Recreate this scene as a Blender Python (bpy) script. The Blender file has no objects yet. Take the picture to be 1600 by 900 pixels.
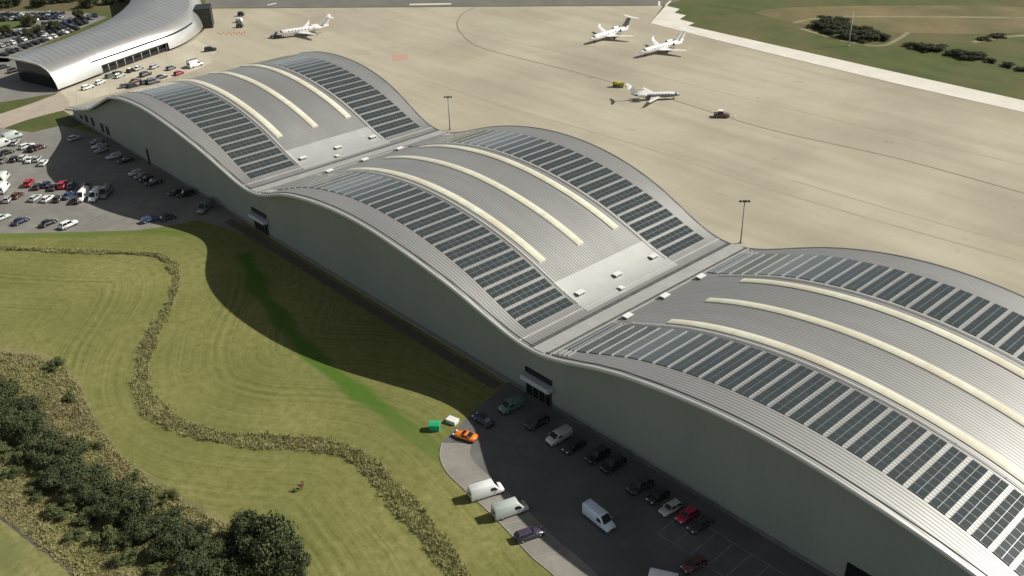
import bpy, bmesh, math, random
import numpy as np
from mathutils import Vector, Matrix
random.seed(7); RNG = np.random.default_rng(7)
R = math.radians
scene = bpy.context.scene
col = scene.collection

# ------------------------------------------------------------------ camera model
CAM = np.array([307.16, -100.491, 110.639]); PAN, TILT, ROLL, FPX = 2.407349, -0.529030, -0.035147, 1523.43
_f = np.array([math.cos(TILT)*math.cos(PAN), math.cos(TILT)*math.sin(PAN), math.sin(TILT)])
_r = np.array([math.sin(PAN), -math.cos(PAN), 0.]); _u = np.cross(_r, _f)
_c, _s = math.cos(ROLL), math.sin(ROLL)
CR, CU = _c*_r+_s*_u, -_s*_r+_c*_u
def ray(u, v):
    return (u-800)/FPX*CR - (v-450)/FPX*CU + _f
def at(u, v, z=0.0):                       # where the sight line of a photo point meets height z
    d = ray(u, v); t = (z-CAM[2])/d[2]; q = CAM+d*t
    return Vector((q[0], q[1], z))

# ------------------------------------------------------------------ materials
def new_mat(name):
    m = bpy.data.materials.new(name); m.use_nodes = True
    nt = m.node_tree; b = nt.nodes['Principled BSDF']
    return m, nt, b
def mat(name, c1, c2=None, scale=.5, rough=.8, metal=0., bump=0., detail=6., stretch=None, spec=.5, rot=0, coord='Object', c3=None, scale3=.05, f3=.5, coat=0):
    m, nt, b = new_mat(name); N = nt.nodes; Lk = nt.links
    b.inputs['Roughness'].default_value = rough; b.inputs['Metallic'].default_value = metal
    b.inputs['Specular IOR Level'].default_value = spec
    if coat: b.inputs['Coat Weight'].default_value = coat; b.inputs['Coat Roughness'].default_value = .08
    if c2 is None:
        b.inputs['Base Color'].default_value = (*c1, 1); 
        if not bump: return m
        c2 = c1
    tc = N.new('ShaderNodeTexCoord'); mp = N.new('ShaderNodeMapping'); Lk.new(tc.outputs[coord], mp.inputs[0])
    if stretch: mp.inputs['Scale'].default_value = stretch
    mp.inputs['Rotation'].default_value = (0, 0, rot)
    no = N.new('ShaderNodeTexNoise'); no.inputs['Scale'].default_value = scale; no.inputs['Detail'].default_value = detail
    no.inputs['Roughness'].default_value = .65
    Lk.new(mp.outputs[0], no.inputs['Vector'])
    cr = N.new('ShaderNodeValToRGB'); e = cr.color_ramp.elements
    e[0].position = .3; e[0].color = (*c1, 1); e[1].position = .7; e[1].color = (*c2, 1)
    Lk.new(no.outputs['Fac'], cr.inputs[0]); out = cr.outputs[0]
    if c3:
        n3 = N.new('ShaderNodeTexNoise'); n3.inputs['Scale'].default_value = scale3; n3.inputs['Detail'].default_value = 5
        Lk.new(tc.outputs[coord], n3.inputs['Vector'])
        r3 = N.new('ShaderNodeValToRGB'); r3.color_ramp.elements[0].position = .42; r3.color_ramp.elements[1].position = .66
        r3.color_ramp.elements[1].color = (f3, f3, f3, 1)
        Lk.new(n3.outputs['Fac'], r3.inputs[0])
        mx = N.new('ShaderNodeMixRGB'); mx.inputs[2].default_value = (*c3, 1)
        Lk.new(r3.outputs[0], mx.inputs[0]); Lk.new(out, mx.inputs[1]); out = mx.outputs[0]
    Lk.new(out, b.inputs['Base Color'])
    if bump:
        bp = N.new('ShaderNodeBump'); bp.inputs['Strength'].default_value = bump; bp.inputs['Distance'].default_value = .2
        Lk.new(no.outputs['Fac'], bp.inputs['Height']); Lk.new(bp.outputs[0], b.inputs['Normal'])
    return m

def stripes(m, axis, period, dark, width=.5, bump=.0, soft=.25):
    """add fine ribs (real seams of the sheet) across one object axis"""
    nt = m.node_tree; N = nt.nodes; Lk = nt.links; b = N['Principled BSDF']
    tc = N.new('ShaderNodeTexCoord'); sp = N.new('ShaderNodeSeparateXYZ'); Lk.new(tc.outputs['Object'], sp.inputs[0])
    mu = N.new('ShaderNodeMath'); mu.operation = 'MULTIPLY'; mu.inputs[1].default_value = 2*math.pi/period
    Lk.new(sp.outputs['XYZ'.index(axis)], mu.inputs[0])
    si = N.new('ShaderNodeMath'); si.operation = 'SINE'; Lk.new(mu.outputs[0], si.inputs[0])
    mr = N.new('ShaderNodeMapRange'); mr.inputs['From Min'].default_value = width-soft; mr.inputs['From Max'].default_value = width+soft
    mr.inputs['To Min'].default_value = 1; mr.inputs['To Max'].default_value = dark
    Lk.new(si.outputs[0], mr.inputs['Value'])
    old = b.inputs['Base Color'].links
    mx = N.new('ShaderNodeMixRGB'); mx.blend_type = 'MULTIPLY'; mx.inputs[0].default_value = 1
    if old: Lk.new(old[0].from_socket, mx.inputs[1])
    else: mx.inputs[1].default_value = b.inputs['Base Color'].default_value
    Lk.new(mr.outputs[0], mx.inputs[2]); Lk.new(mx.outputs[0], b.inputs['Base Color'])
    if bump:
        bp = N.new('ShaderNodeBump'); bp.inputs['Strength'].default_value = bump; bp.inputs['Distance'].default_value = .05
        Lk.new(mr.outputs[0], bp.inputs['Height']); Lk.new(bp.outputs[0], b.inputs['Normal'])
    return m

M = {}
M['ground'] = mat('field_grass', (.040, .062, .008), (.085, .10, .020), .09, .95, c3=(.13, .10, .038), scale3=.028, f3=.7, bump=.3, stretch=(.6, 1.4, 1), rot=R(40))
M['rough_grass'] = mat('rough_grass', (.15, .142, .050), (.25, .225, .10), .35, .95, bump=.6, c3=(.10, .11, .034), scale3=.09, f3=.8)
M['meadow'] = mat('meadow_grass', (.125, .13, .036), (.25, .24, .09), .6, .95, bump=.6, detail=9, c3=(.11, .125, .035), scale3=.08, f3=.7)
M['lush'] = mat('lush_grass', (.050, .095, .014), (.095, .125, .024), .25, .95, bump=.4)
M['apron'] = mat('apron_concrete', (.385, .350, .258), (.44, .404, .306), .045, .9, stretch=(.35, 1.6, 1), rot=R(35), c3=(.30, .26, .195), scale3=.02, f3=.75)
M['pale_concrete'] = mat('pale_concrete', (.56, .53, .45), (.68, .65, .57), .12, .85)
M['taxiway'] = mat('taxiway_asphalt', (.115, .115, .095), (.16, .155, .13), .08, .9)
M['asphalt'] = mat('asphalt', (.175, .165, .145), (.245, .232, .205), .25, .9, c3=(.15, .145, .13), scale3=.06, f3=.7)
M['paving'] = mat('pink_paving', (.32, .26, .21), (.42, .36, .29), .2, .9)
M['gravel'] = mat('gravel', (.07, .062, .05), (.13, .115, .09), .8, .95)
M['line'] = mat('line_paint', (.20, .195, .185), (.34, .33, .31), 1.5, .8)
M['guide'] = mat('guide_paint', (.16, .135, .095), (.24, .205, .15), .15, .9)
M['guide_pale'] = mat('guide_paint_pale', (.30, .26, .19), (.37, .32, .24), .1, .9)
M['red_paint'] = mat('red_ground_paint', (.48, .26, .20), (.38, .29, .21), .4, .9)
M['roof'] = stripes(mat('roof_metal', (.36, .357, .34), (.47, .467, .446), .16, .57, .62, stretch=(.16, 1.3, 1), c3=(.37, .365, .345), scale3=.03, f3=.7), 'Y', .66, .55, .3, bump=.3, soft=.4)
M['roof_sheen'] = stripes(mat('roof_painted_sheen', (.49, .49, .465), (.56, .56, .535), .2, .55, .5), 'Y', .62, .86, .35, soft=.5)  # lighter roof colour: sun sheen beside the valleys is painted into it
M['gutter'] = mat('gutter_dark', (.055, .054, .05), (.11, .105, .095), .6, .8)
M['gutter_cap'] = mat('gutter_cap', (.40, .395, .375), (.50, .49, .47), .4, .5, .3)
M['fascia'] = mat('fascia_metal', (.55, .55, .52), (.62, .62, .59), .4, .4, .3)
M['soffit'] = mat('soffit', (.10, .10, .095), (.13, .13, .12), .4, .8)
M['cladding'] = stripes(mat('wall_cladding', (.205, .24, .205), (.255, .285, .245), .05, .6, .05, stretch=(1, 1, .2)), 'X', 1.2, .982, .6)
M['plinth'] = mat('plinth', (.11, .115, .115), (.16, .165, .165), .5, .8)
M['canopy'] = mat('canopy_panel', (.40, .45, .47), (.46, .51, .53), .5, .5)
M['dark_glass'] = mat('dark_glass', (.012, .015, .016), rough=.12, spec=.6)
M['dark_frame'] = mat('dark_frame', (.014, .014, .014), rough=.5)
M['skylight'] = mat('skylight_grp', (.58, .565, .42), (.74, .73, .60), .35, .4, stretch=(1.6, .3, 1), c3=(.58, .52, .40), scale3=.09, f3=.8)
M['pv_cell'] = mat('pv_cell', (.030, .041, .041), (.048, .058, .056), .35, .15, spec=.7)
M['pv_cell'].node_tree.nodes['Principled BSDF'].inputs['IOR'].default_value = 1.55
M['pv_frame'] = mat('pv_frame', (.42, .45, .45), rough=.45, metal=.6)
M['white_box'] = mat('white_metal', (.72, .71, .67), rough=.5)
M['silver'] = mat('silver_shell', (.54, .525, .49), (.62, .605, .57), .1, .33, .72, stretch=(1, 1, .2))
M['slate_roof'] = stripes(mat('terminal_roof', (.34, .35, .34), (.42, .43, .42), .08, .45, .5), 'Y', 2.4, .74, .7, soft=.2)
M['steel'] = mat('grey_steel', (.22, .22, .21), rough=.5, metal=.5)
M['tyre'] = mat('tyre', (.012, .012, .012), rough=.9)
M['rim'] = mat('rim', (.4, .4, .4), rough=.35, metal=.8)
M['glass'] = mat('car_glass', (.014, .016, .018), rough=.08, spec=.6)
M['headlight'] = mat('headlight', (.75, .77, .78), rough=.15)
M['tail_light'] = mat('tail_light', (.35, .01, .01), rough=.25)
M['trim'] = mat('black_trim', (.025, .025, .025), rough=.6)
M['jet_white'] = mat('jet_white', (.80, .79, .77), rough=.25, spec=.5, coat=.5)
M['jet_grey'] = mat('jet_grey', (.16, .175, .18), rough=.3, coat=.4)
M['jet_navy'] = mat('jet_navy', (.10, .10, .09), rough=.3)
M['bark'] = mat('bark', (.06, .045, .03), (.10, .08, .055), 4, .95)
M['leaf_dark'] = mat('leaf_dark', (.024, .036, .010), (.076, .094, .032), .9, .75, c3=(.11, .118, .045), scale3=.3, f3=.7)
M['leaf_mid'] = mat('leaf_mid', (.060, .078, .022), (.13, .145, .05), .8, .8)
M['leaf_far'] = mat('leaf_far', (.030, .034, .014), (.075, .075, .035), .3, .9)
M['reed'] = mat('reed', (.22, .225, .075), (.43, .42, .19), .9, .95, c3=(.25, .225, .11), scale3=.06, f3=.6)
M['tuft'] = mat('tuft', (.19, .195, .065), (.36, .34, .15), .3, .95, c3=(.27, .21, .12), scale3=.06, f3=.6)
M['rust_leaf'] = mat('rust_leaf', (.20, .085, .045), (.26, .12, .07), 2, .9)
M['green_plastic'] = mat('green_plastic', (.02, .36, .16), (.03, .42, .20), 1, .45)
M['yellow_paint'] = mat('yellow_paint', (.42, .36, .07), rough=.45)
PAINT = dict(white=(.80, .80, .78), silver=(.48, .49, .49), grey=(.19, .195, .20), black=(.012, .012, .013), dark=(.030, .032, .035),
             navy=(.022, .030, .075), blue=(.05, .085, .19), red=(.42, .018, .03), crimson=(.40, .012, .05), orange=(.80, .20, .015),
             purple=(.055, .04, .075), sage=(.50, .56, .52), teal=(.10, .15, .15), brown=(.10, .035, .03), pale=(.62, .66, .62), sky=(.62, .70, .78))
_pm = {}
def paint(c):
    if c not in _pm: _pm[c] = mat('paint_'+c, PAINT[c], rough=.32, metal=.25 if c in ('silver', 'grey', 'blue', 'navy') else 0, coat=.6)
    return _pm[c]

def slabs(m, size, joint=.80, rot=0.):
    nt = m.node_tree; N = nt.nodes; Lk = nt.links; b = N['Principled BSDF']
    tc = N.new('ShaderNodeTexCoord'); mp = N.new('ShaderNodeMapping'); mp.inputs['Rotation'].default_value = (0, 0, rot); Lk.new(tc.outputs['Object'], mp.inputs[0])
    br = N.new('ShaderNodeTexBrick'); br.offset = 0; br.inputs['Scale'].default_value = 1; br.inputs['Brick Width'].default_value = size; br.inputs['Row Height'].default_value = size
    br.inputs['Mortar Size'].default_value = .09; br.inputs['Mortar Smooth'].default_value = .4
    br.inputs['Color1'].default_value = (1, 1, 1, 1); br.inputs['Color2'].default_value = (.955, .955, .95, 1); br.inputs['Mortar'].default_value = (joint, joint, joint, 1)
    Lk.new(mp.outputs[0], br.inputs['Vector'])
    # oil and rubber marks, drawn out along the taxi direction
    m2 = N.new('ShaderNodeMapping'); m2.inputs['Rotation'].default_value = (0, 0, rot); m2.inputs['Scale'].default_value = (.012, .16, 1); Lk.new(tc.outputs['Object'], m2.inputs[0])
    no = N.new('ShaderNodeTexNoise'); no.inputs['Scale'].default_value = 1.0; no.inputs['Detail'].default_value = 6; Lk.new(m2.outputs[0], no.inputs['Vector'])
    cr = N.new('ShaderNodeValToRGB'); e = cr.color_ramp.elements; e[0].position = .32; e[0].color = (.90, .89, .875, 1); e[1].position = .56; e[1].color = (1, 1, 1, 1); Lk.new(no.outputs['Fac'], cr.inputs[0])
    n5 = N.new('ShaderNodeTexNoise'); n5.inputs['Scale'].default_value = .16; n5.inputs['Detail'].default_value = 3; Lk.new(tc.outputs['Object'], n5.inputs['Vector'])
    c5 = N.new('ShaderNodeValToRGB'); e = c5.color_ramp.elements; e[0].position = .24; e[0].color = (.80, .79, .77, 1); e[1].position = .33; e[1].color = (1, 1, 1, 1); Lk.new(n5.outputs['Fac'], c5.inputs[0])
    out = b.inputs['Base Color'].links[0].from_socket
    for src in (br.outputs['Color'], cr.outputs[0], c5.outputs[0]):
        mx = N.new('ShaderNodeMixRGB'); mx.blend_type = 'MULTIPLY'; mx.inputs[0].default_value = 1; Lk.new(out, mx.inputs[1]); Lk.new(src, mx.inputs[2]); out = mx.outputs[0]
    Lk.new(out, b.inputs['Base Color'])
slabs(M['apron'], 7.5, .93, R(-3))
slabs_mat = mat('forecourt_paving', (.45, .41, .31), (.56, .52, .41), .12, .9, c3=(.40, .34, .27), scale3=.06, f3=.7); slabs(slabs_mat, 5.5, .72, R(22))

# mown grass: real mowing swaths that follow a distance attribute
def mown():
    m, nt, b = new_mat('mown_grass'); N = nt.nodes; Lk = nt.links
    b.inputs['Roughness'].default_value = .95; b.inputs['Specular IOR Level'].default_value = .2
    at_ = N.new('ShaderNodeAttribute'); at_.attribute_name = 'swath'
    tc = N.new('ShaderNodeTexCoord')
    n0 = N.new('ShaderNodeTexNoise'); n0.inputs['Scale'].default_value = .12; n0.inputs['Detail'].default_value = 4; Lk.new(tc.outputs['Object'], n0.inputs['Vector'])
    ad = N.new('ShaderNodeMath'); ad.operation = 'MULTIPLY_ADD'; ad.inputs[1].default_value = 1.6
    Lk.new(n0.outputs['Fac'], ad.inputs[0]); Lk.new(at_.outputs['Fac'], ad.inputs[2])
    mu = N.new('ShaderNodeMath'); mu.operation = 'MULTIPLY'; mu.inputs[1].default_value = 2*math.pi/1.75; Lk.new(ad.outputs[0], mu.inputs[0])
    nw = N.new('ShaderNodeTexNoise'); nw.noise_dimensions = '1D'; nw.inputs['Scale'].default_value = .27; nw.inputs['Detail'].default_value = 2; nw.inputs['Roughness'].default_value = .6; Lk.new(mu.outputs[0], nw.inputs['W'])
    si = N.new('ShaderNodeMapRange'); si.inputs['From Min'].default_value = .3; si.inputs['From Max'].default_value = .7; si.inputs['To Min'].default_value = -1; si.inputs['To Max'].default_value = 1; Lk.new(nw.outputs['Fac'], si.inputs['Value'])
    n1 = N.new('ShaderNodeTexNoise'); n1.inputs['Scale'].default_value = .55; n1.inputs['Detail'].default_value = 9; n1.inputs['Roughness'].default_value = .8
    Lk.new(tc.outputs['Object'], n1.inputs['Vector'])
    n2 = N.new('ShaderNodeTexNoise'); n2.inputs['Scale'].default_value = .035; n2.inputs['Detail'].default_value = 5; Lk.new(tc.outputs['Object'], n2.inputs['Vector'])
    n4 = N.new('ShaderNodeTexNoise'); n4.inputs['Scale'].default_value = .07; n4.inputs['Detail'].default_value = 3; Lk.new(tc.outputs['Object'], n4.inputs['Vector'])
    m4 = N.new('ShaderNodeMapRange'); m4.inputs['From Min'].default_value = .30; m4.inputs['From Max'].default_value = .68; Lk.new(n4.outputs['Fac'], m4.inputs['Value'])
    sm = N.new('ShaderNodeMath'); sm.operation = 'MULTIPLY'; Lk.new(si.outputs[0], sm.inputs[0]); Lk.new(m4.outputs[0], sm.inputs[1])
    s1 = N.new('ShaderNodeMath'); s1.operation = 'MULTIPLY_ADD'; s1.inputs[1].default_value = .14; Lk.new(sm.outputs[0], s1.inputs[0]); Lk.new(n1.outputs['Fac'], s1.inputs[2])
    cr = N.new('ShaderNodeValToRGB'); e = cr.color_ramp.elements
    e[0].position = .28; e[0].color = (.118, .122, .030, 1); e[1].position = .74; e[1].color = (.285, .275, .105, 1)
    Lk.new(s1.outputs[0], cr.inputs[0])
    r2 = N.new('ShaderNodeValToRGB'); r2.color_ramp.elements[0].position = .38; r2.color_ramp.elements[1].position = .68
    r2.color_ramp.elements[1].color = (.65, .65, .65, 1)
    Lk.new(n2.outputs['Fac'], r2.inputs[0])
    mx = N.new('ShaderNodeMixRGB'); mx.inputs[2].default_value = (.105, .122, .032, 1); Lk.new(r2.outputs[0], mx.inputs[0]); Lk.new(cr.outputs[0], mx.inputs[1])
    al = N.new('ShaderNodeAttribute'); al.attribute_name = 'lush'
    ml = N.new('ShaderNodeMath'); ml.operation = 'MULTIPLY'; Lk.new(al.outputs['Fac'], ml.inputs[0]); Lk.new(n1.outputs['Fac'], ml.inputs[1])
    m2 = N.new('ShaderNodeMath'); m2.operation = 'MULTIPLY'; m2.inputs[1].default_value = 1.7; m2.use_clamp = True; Lk.new(ml.outputs[0], m2.inputs[0])
    mx2 = N.new('ShaderNodeMixRGB'); mx2.inputs[2].default_value = (.056, .128, .012, 1); Lk.new(m2.outputs[0], mx2.inputs[0]); Lk.new(mx.outputs[0], mx2.inputs[1])
    Lk.new(mx2.outputs[0], b.inputs['Base Color'])
    bp = N.new('ShaderNodeBump'); bp.inputs['Strength'].default_value = .5; bp.inputs['Distance'].default_value = .25
    Lk.new(n1.outputs['Fac'], bp.inputs['Height']); Lk.new(bp.outputs[0], b.inputs['Normal'])
    return m
M['mown'] = mown()

# ------------------------------------------------------------------ mesh builder
class MB:
    def __init__(s): s.v = []; s.f = []; s.m = []; s.sm = []
    def add(s, vs, fs, mi=0, sm=False):
        o = len(s.v); s.v += [tuple(map(float, q)) for q in vs]
        for q in fs: s.f.append(tuple(i+o for i in q)); s.m.append(mi); s.sm.append(sm)
        return s
    def box(s, x0, x1, y0, y1, z0, z1, mi=0):
        return s.add([(x0, y0, z0), (x1, y0, z0), (x1, y1, z0), (x0, y1, z0), (x0, y0, z1), (x1, y0, z1), (x1, y1, z1), (x0, y1, z1)],
                     [(0, 3, 2, 1), (4, 5, 6, 7), (0, 1, 5, 4), (1, 2, 6, 5), (2, 3, 7, 6), (3, 0, 4, 7)], mi)
    def loft(s, rings, mi=0, cap=True, sm=False, closed=True):
        n = len(rings[0]); vs = [q for r in rings for q in r]; fs = []
        for i in range(len(rings)-1):
            for j in range(n if closed else n-1):
                k = (j+1) % n; fs.append((i*n+j, i*n+k, (i+1)*n+k, (i+1)*n+j))
        if cap: fs.append(tuple(range(n-1, -1, -1))); fs.append(tuple((len(rings)-1)*n+j for j in range(n)))
        return s.add(vs, fs, mi, sm)
    def tube(s, p0, p1, r0, r1=None, n=8, mi=0, sm=True):
        r1 = r0 if r1 is None else r1; p0 = Vector(p0); p1 = Vector(p1); d = (p1-p0).normalized()
        a = d.orthogonal().normalized(); b = d.cross(a)
        ring = lambda P, r: [P+(a*math.cos(t)+b*math.sin(t))*r for t in [2*math.pi*i/n for i in range(n)]]
        return s.loft([ring(p0, r0), ring(p1, r1)], mi, True, sm)
    def mesh(s, name, mats):
        me = bpy.data.meshes.new(name); me.from_pydata(s.v, [], s.f); 
        for m_ in (mats if isinstance(mats, (list, tuple)) else [mats]): me.materials.append(m_)
        me.polygons.foreach_set('material_index', s.m); me.polygons.foreach_set('use_smooth', s.sm); me.update()
        bm = bmesh.new(); bm.from_mesh(me); bmesh.ops.recalc_face_normals(bm, faces=bm.faces); bm.to_mesh(me); bm.free()
        return me
    def build(s, name, mats, parent=None, loc=None):
        return link(name, s.mesh(name, mats), parent, loc)
def link(name, me, parent=None, loc=None):
    o = bpy.data.objects.new(name, me); col.objects.link(o)
    if parent: o.parent = parent
    if loc is not None: o.location = loc
    return o
def tag(o, label, cat, group=None):
    o['label'] = label; o['category'] = cat
    if group: o['group'] = group
    return o
def thing(name, label, cat, loc=(0, 0, 0), rz=0, group=None):
    o = bpy.data.objects.new(name, None); col.objects.link(o); o.empty_display_size = .5
    o.location = loc; o.rotation_euler = (0, 0, rz); return tag(o, label, cat, group)
def kind(o, k): o['kind'] = k; return o

# ------------------------------------------------------------------ ground sheets
def smooth(pts, n=6, closed=True):
    P = [Vector((q[0], q[1], 0)) for q in pts]; out = []; N = len(P)
    rng = range(N if closed else N-1)
    for i in rng:
        g = lambda k: P[k % N] if closed else P[max(0, min(N-1, k))]
        a, b, c, d = g(i-1), g(i), g(i+1), g(i+2)
        for k in range(n):
            t = k/n
            out.append(.5*((2*b)+(c-a)*t+(2*a-5*b+4*c-d)*t*t+(3*b-a-3*c+d)*t**3))
    if not closed: out.append(P[-1])
    return out
def flat(name, pts, z, m, wobble=0, label=None):
    bm = bmesh.new()
    vs = [bm.verts.new((q[0]+random.uniform(-wobble, wobble), q[1]+random.uniform(-wobble, wobble), z)) for q in pts]
    f = bm.faces.new(vs); f.normal_update()
    if f.normal.z < 0: f.normal_flip()
    bmesh.ops.triangulate(bm, faces=[f], ngon_method='EAR_CLIP')
    me = bpy.data.meshes.new(name); bm.to_mesh(me); bm.free(); me.materials.append(m)
    return kind(link(name, me), 'structure')
def px(L, sm=0, closed=True):
    P = [at(*q) for q in L]
    return smooth(P, sm, closed) if sm else P
def ribbon(pts, w, z):
    """strip of width w along a polyline -> list of quads"""
    mb = MB(); L_, R_ = [], []
    for i, q in enumerate(pts):
        a = pts[max(0, i-1)]; b = pts[min(len(pts)-1, i+1)]; d = (b-a); d.z = 0; d.normalize()
        n = Vector((-d.y, d.x, 0)); ww = w(i) if callable(w) else w
        L_.append((q.x+n.x*ww/2, q.y+n.y*ww/2, z)); R_.append((q.x-n.x*ww/2, q.y-n.y*ww/2, z))
    n = len(pts); mb.add(L_+R_, [(i, i+1, n+i+1, n+i) for i in range(n-1)])
    return mb

g = MB(); g.add([(-3000, -3000, 0), (3000, -3000, 0), (3000, 3000, 0), (-3000, 3000, 0)], [(0, 1, 2, 3)])
kind(g.build('ground', M['ground']), 'structure')

# reed strip centre line
REED = px([(-260, 374), (-90, 384), (0, 388), (130, 394), (235, 398), (266, 412), (276, 438), (266, 475), (240, 520), (226, 560), (222, 600), (246, 645),
           (310, 676), (400, 690), (500, 696), (560, 715), (603, 757), (648, 808), (690, 862), (722, 905), (760, 960), (815, 1040), (890, 1130)], 5, False)
RP = RP_ = np.array([(q.x, q.y) for q in REED])
def dist_poly(X, RP=None):
    RP = RP_ if RP is None else RP
    d = np.full(len(X), 1e9)
    for a, b in zip(RP[:-1], RP[1:]):
        e = b-a; t = np.clip(((X-a)@e)/(e@e+1e-9), 0, 1); q = X-(a+t[:, None]*e); d = np.minimum(d, np.hypot(q[:, 0], q[:, 1]))
    return d
# mown grass sheet
xs_ = np.arange(-12, 300, 1.0); ys_ = np.arange(-150, 1.6, 1.0); GX, GY = np.meshgrid(xs_, ys_)
V = np.stack([GX.ravel(), GY.ravel(), np.full(GX.size, .012)], 1); nx = len(xs_); ny = len(ys_)
F = [(j*nx+i, j*nx+i+1, (j+1)*nx+i+1, (j+1)*nx+i) for j in range(ny-1) for i in range(nx-1)]
me = bpy.data.meshes.new('mown_grass'); me.from_pydata(V.tolist(), [], F); me.materials.append(M['mown'])
a = me.attributes.new('swath', 'FLOAT', 'POINT'); a.data.foreach_set('value', dist_poly(V[:, :2]).astype(np.float32))
SW = np.array([(q.x, q.y) for q in px([(385, 400), (400, 440), (432, 490), (480, 545), (530, 590), (575, 622), (625, 660), (672, 696), (697, 722)], 4, False)])
ld_ = 1.0*np.clip((2.4+.5*np.sin(V[:, 0]*.37)+.3*np.sin(V[:, 1]*1.1)-dist_poly(V[:, :2], SW))/.9, 0, 1)*np.clip((205-V[:, 0])/26, .4, 1)
VG = np.array([(q.x, q.y) for q in px([(-90, 371), (0, 369), (150, 366), (235, 361), (285, 366)], 3, False)])
ld_ = np.maximum(ld_, .6*np.clip((2.2-dist_poly(V[:, :2], VG))/1.5, 0, 1))
a = me.attributes.new('lush', 'FLOAT', 'POINT'); a.data.foreach_set('value', ld_.astype(np.float32)); me.update()
kind(link('mown_grass', me), 'structure')

flat('rough_grass', px([(-90, 540), (0, 543), (60, 549), (108, 572), (132, 606), (152, 655), (192, 708), (240, 745), (300, 782), (352, 812), (385, 850), (440, 900), (500, 990), (-120, 1010)], 4), .020, M['rough_grass'], .35)
flat('meadow_grass', px([(-120, 780), (0, 812), (50, 850), (112, 897), (190, 990), (-120, 1000)], 3), .028, M['meadow'], .2)
ribbon(px([(-60, 775), (0, 808), (50, 846), (112, 893), (190, 985)], 4, False), .7, .033).build('ditch', M['gravel'])['kind'] = 'structure'
# apron with its forecourt and pale edge strip
flat('apron', px([(70, 160), (95, 141), (150, 120), (225, 90), (290, 68), (318, 48), (332, 13.5), (700, 11), (1036, 9), (1024, 26), (1015, 36), (1060, 48), (1200, 83), (1400, 131), (1600, 176), (1800, 222), (2300, 345)]) +
     [Vector((420, 50, 0)), Vector((330, 0.5, 0)), Vector((-20, 1.5, 0))] + px([(100, 173)]), .016, M['apron'])
flat('apron_edge_strip', px([(1040, 9), (1062, 14), (1054, 20), (1072, 24), (1062, 30), (1085, 36), (1075, 40), (1200, 68), (1400, 113), (1600, 157), (1800, 200), (2300, 318), (2300, 344), (1800, 221.5), (1600, 175.5), (1400, 130.5), (1200, 82.5), (1060, 47.5), (1016, 36), (1025, 26)]), .022, M['pale_concrete'])
flat('taxiway', px([(320, 13), (332, 12.5), (700, 10), (1036, 8), (1060, 2), (1075, -14), (700, -12), (322, -10)]), .016, M['taxiway'])
flat('forecourt', px([(99, 170), (95, 142), (150, 121), (225, 91), (288, 70), (306, 62), (338, 78), (330, 98), (300, 112), (230, 132), (160, 150)]), .0195, slabs_mat)
flat('access_road', px([(-120, 214), (-60, 192), (0, 178), (60, 158), (97, 146), (110, 168), (96, 173), (40, 188), (0, 203), (-60, 226)], 2), .020, M['paving'])
lot = px([(-140, 222), (-60, 206), (0, 200), (50, 207), (97, 196)]) + [Vector((-12, -3, 0)), Vector((2, 1.3, 0)), Vector((88, 1.3, 0))] + px([(398, 372), (350, 356), (312, 344), (285, 349), (250, 355), (215, 360), (120, 362.5), (0, 365), (-140, 367)])
flat('west_car_park', lot, .024, M['asphalt'])
lot2 = [at(*q) for q in [(690, 692), (687, 715), (699, 740), (728, 768), (766, 803), (800, 838), (832, 872), (872, 906), (950, 985)]]
lot2 = smooth(lot2, 4, False)
edge2 = [Vector(q) for q in lot2]
lot2 = [Vector((192.5, 1.3, 0)), Vector((194.5, -9, 0))] + lot2 + [Vector((330, -60, 0)), Vector((340, 1.3, 0))]
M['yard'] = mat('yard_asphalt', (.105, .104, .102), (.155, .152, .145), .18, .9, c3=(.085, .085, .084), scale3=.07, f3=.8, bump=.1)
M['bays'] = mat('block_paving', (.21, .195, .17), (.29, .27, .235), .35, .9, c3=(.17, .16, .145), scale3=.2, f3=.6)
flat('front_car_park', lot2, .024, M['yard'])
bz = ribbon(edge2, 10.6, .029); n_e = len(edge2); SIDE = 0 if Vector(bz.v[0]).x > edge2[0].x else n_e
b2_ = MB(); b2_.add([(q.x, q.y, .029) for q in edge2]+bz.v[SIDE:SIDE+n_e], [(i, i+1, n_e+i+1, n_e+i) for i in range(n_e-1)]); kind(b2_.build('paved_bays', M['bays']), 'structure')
ribbon([Vector((88, -1.2, 0)), Vector((140, -1.2, 0)), Vector((192, -1.2, 0))], 2.4, .028).build('gravel_path', M['gravel'])['kind'] = 'structure'
kb = MB()
for a_, b_ in zip(edge2[:-1], edge2[1:]):
    d = (b_-a_).normalized(); n = Vector((-d.y, d.x, 0))*.14
    kb.add([a_, b_, b_+n, a_+n]+[q+Vector((0, 0, .13)) for q in (a_, b_, b_+n, a_+n)], [(4, 5, 6, 7), (0, 1, 5, 4), (3, 2, 6, 7), (0, 3, 7, 4), (1, 2, 6, 5)])
kind(kb.build('kerb', mat('kerb_stone', (.26, .25, .22), (.34, .325, .29), .8, .9)), 'structure')
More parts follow.
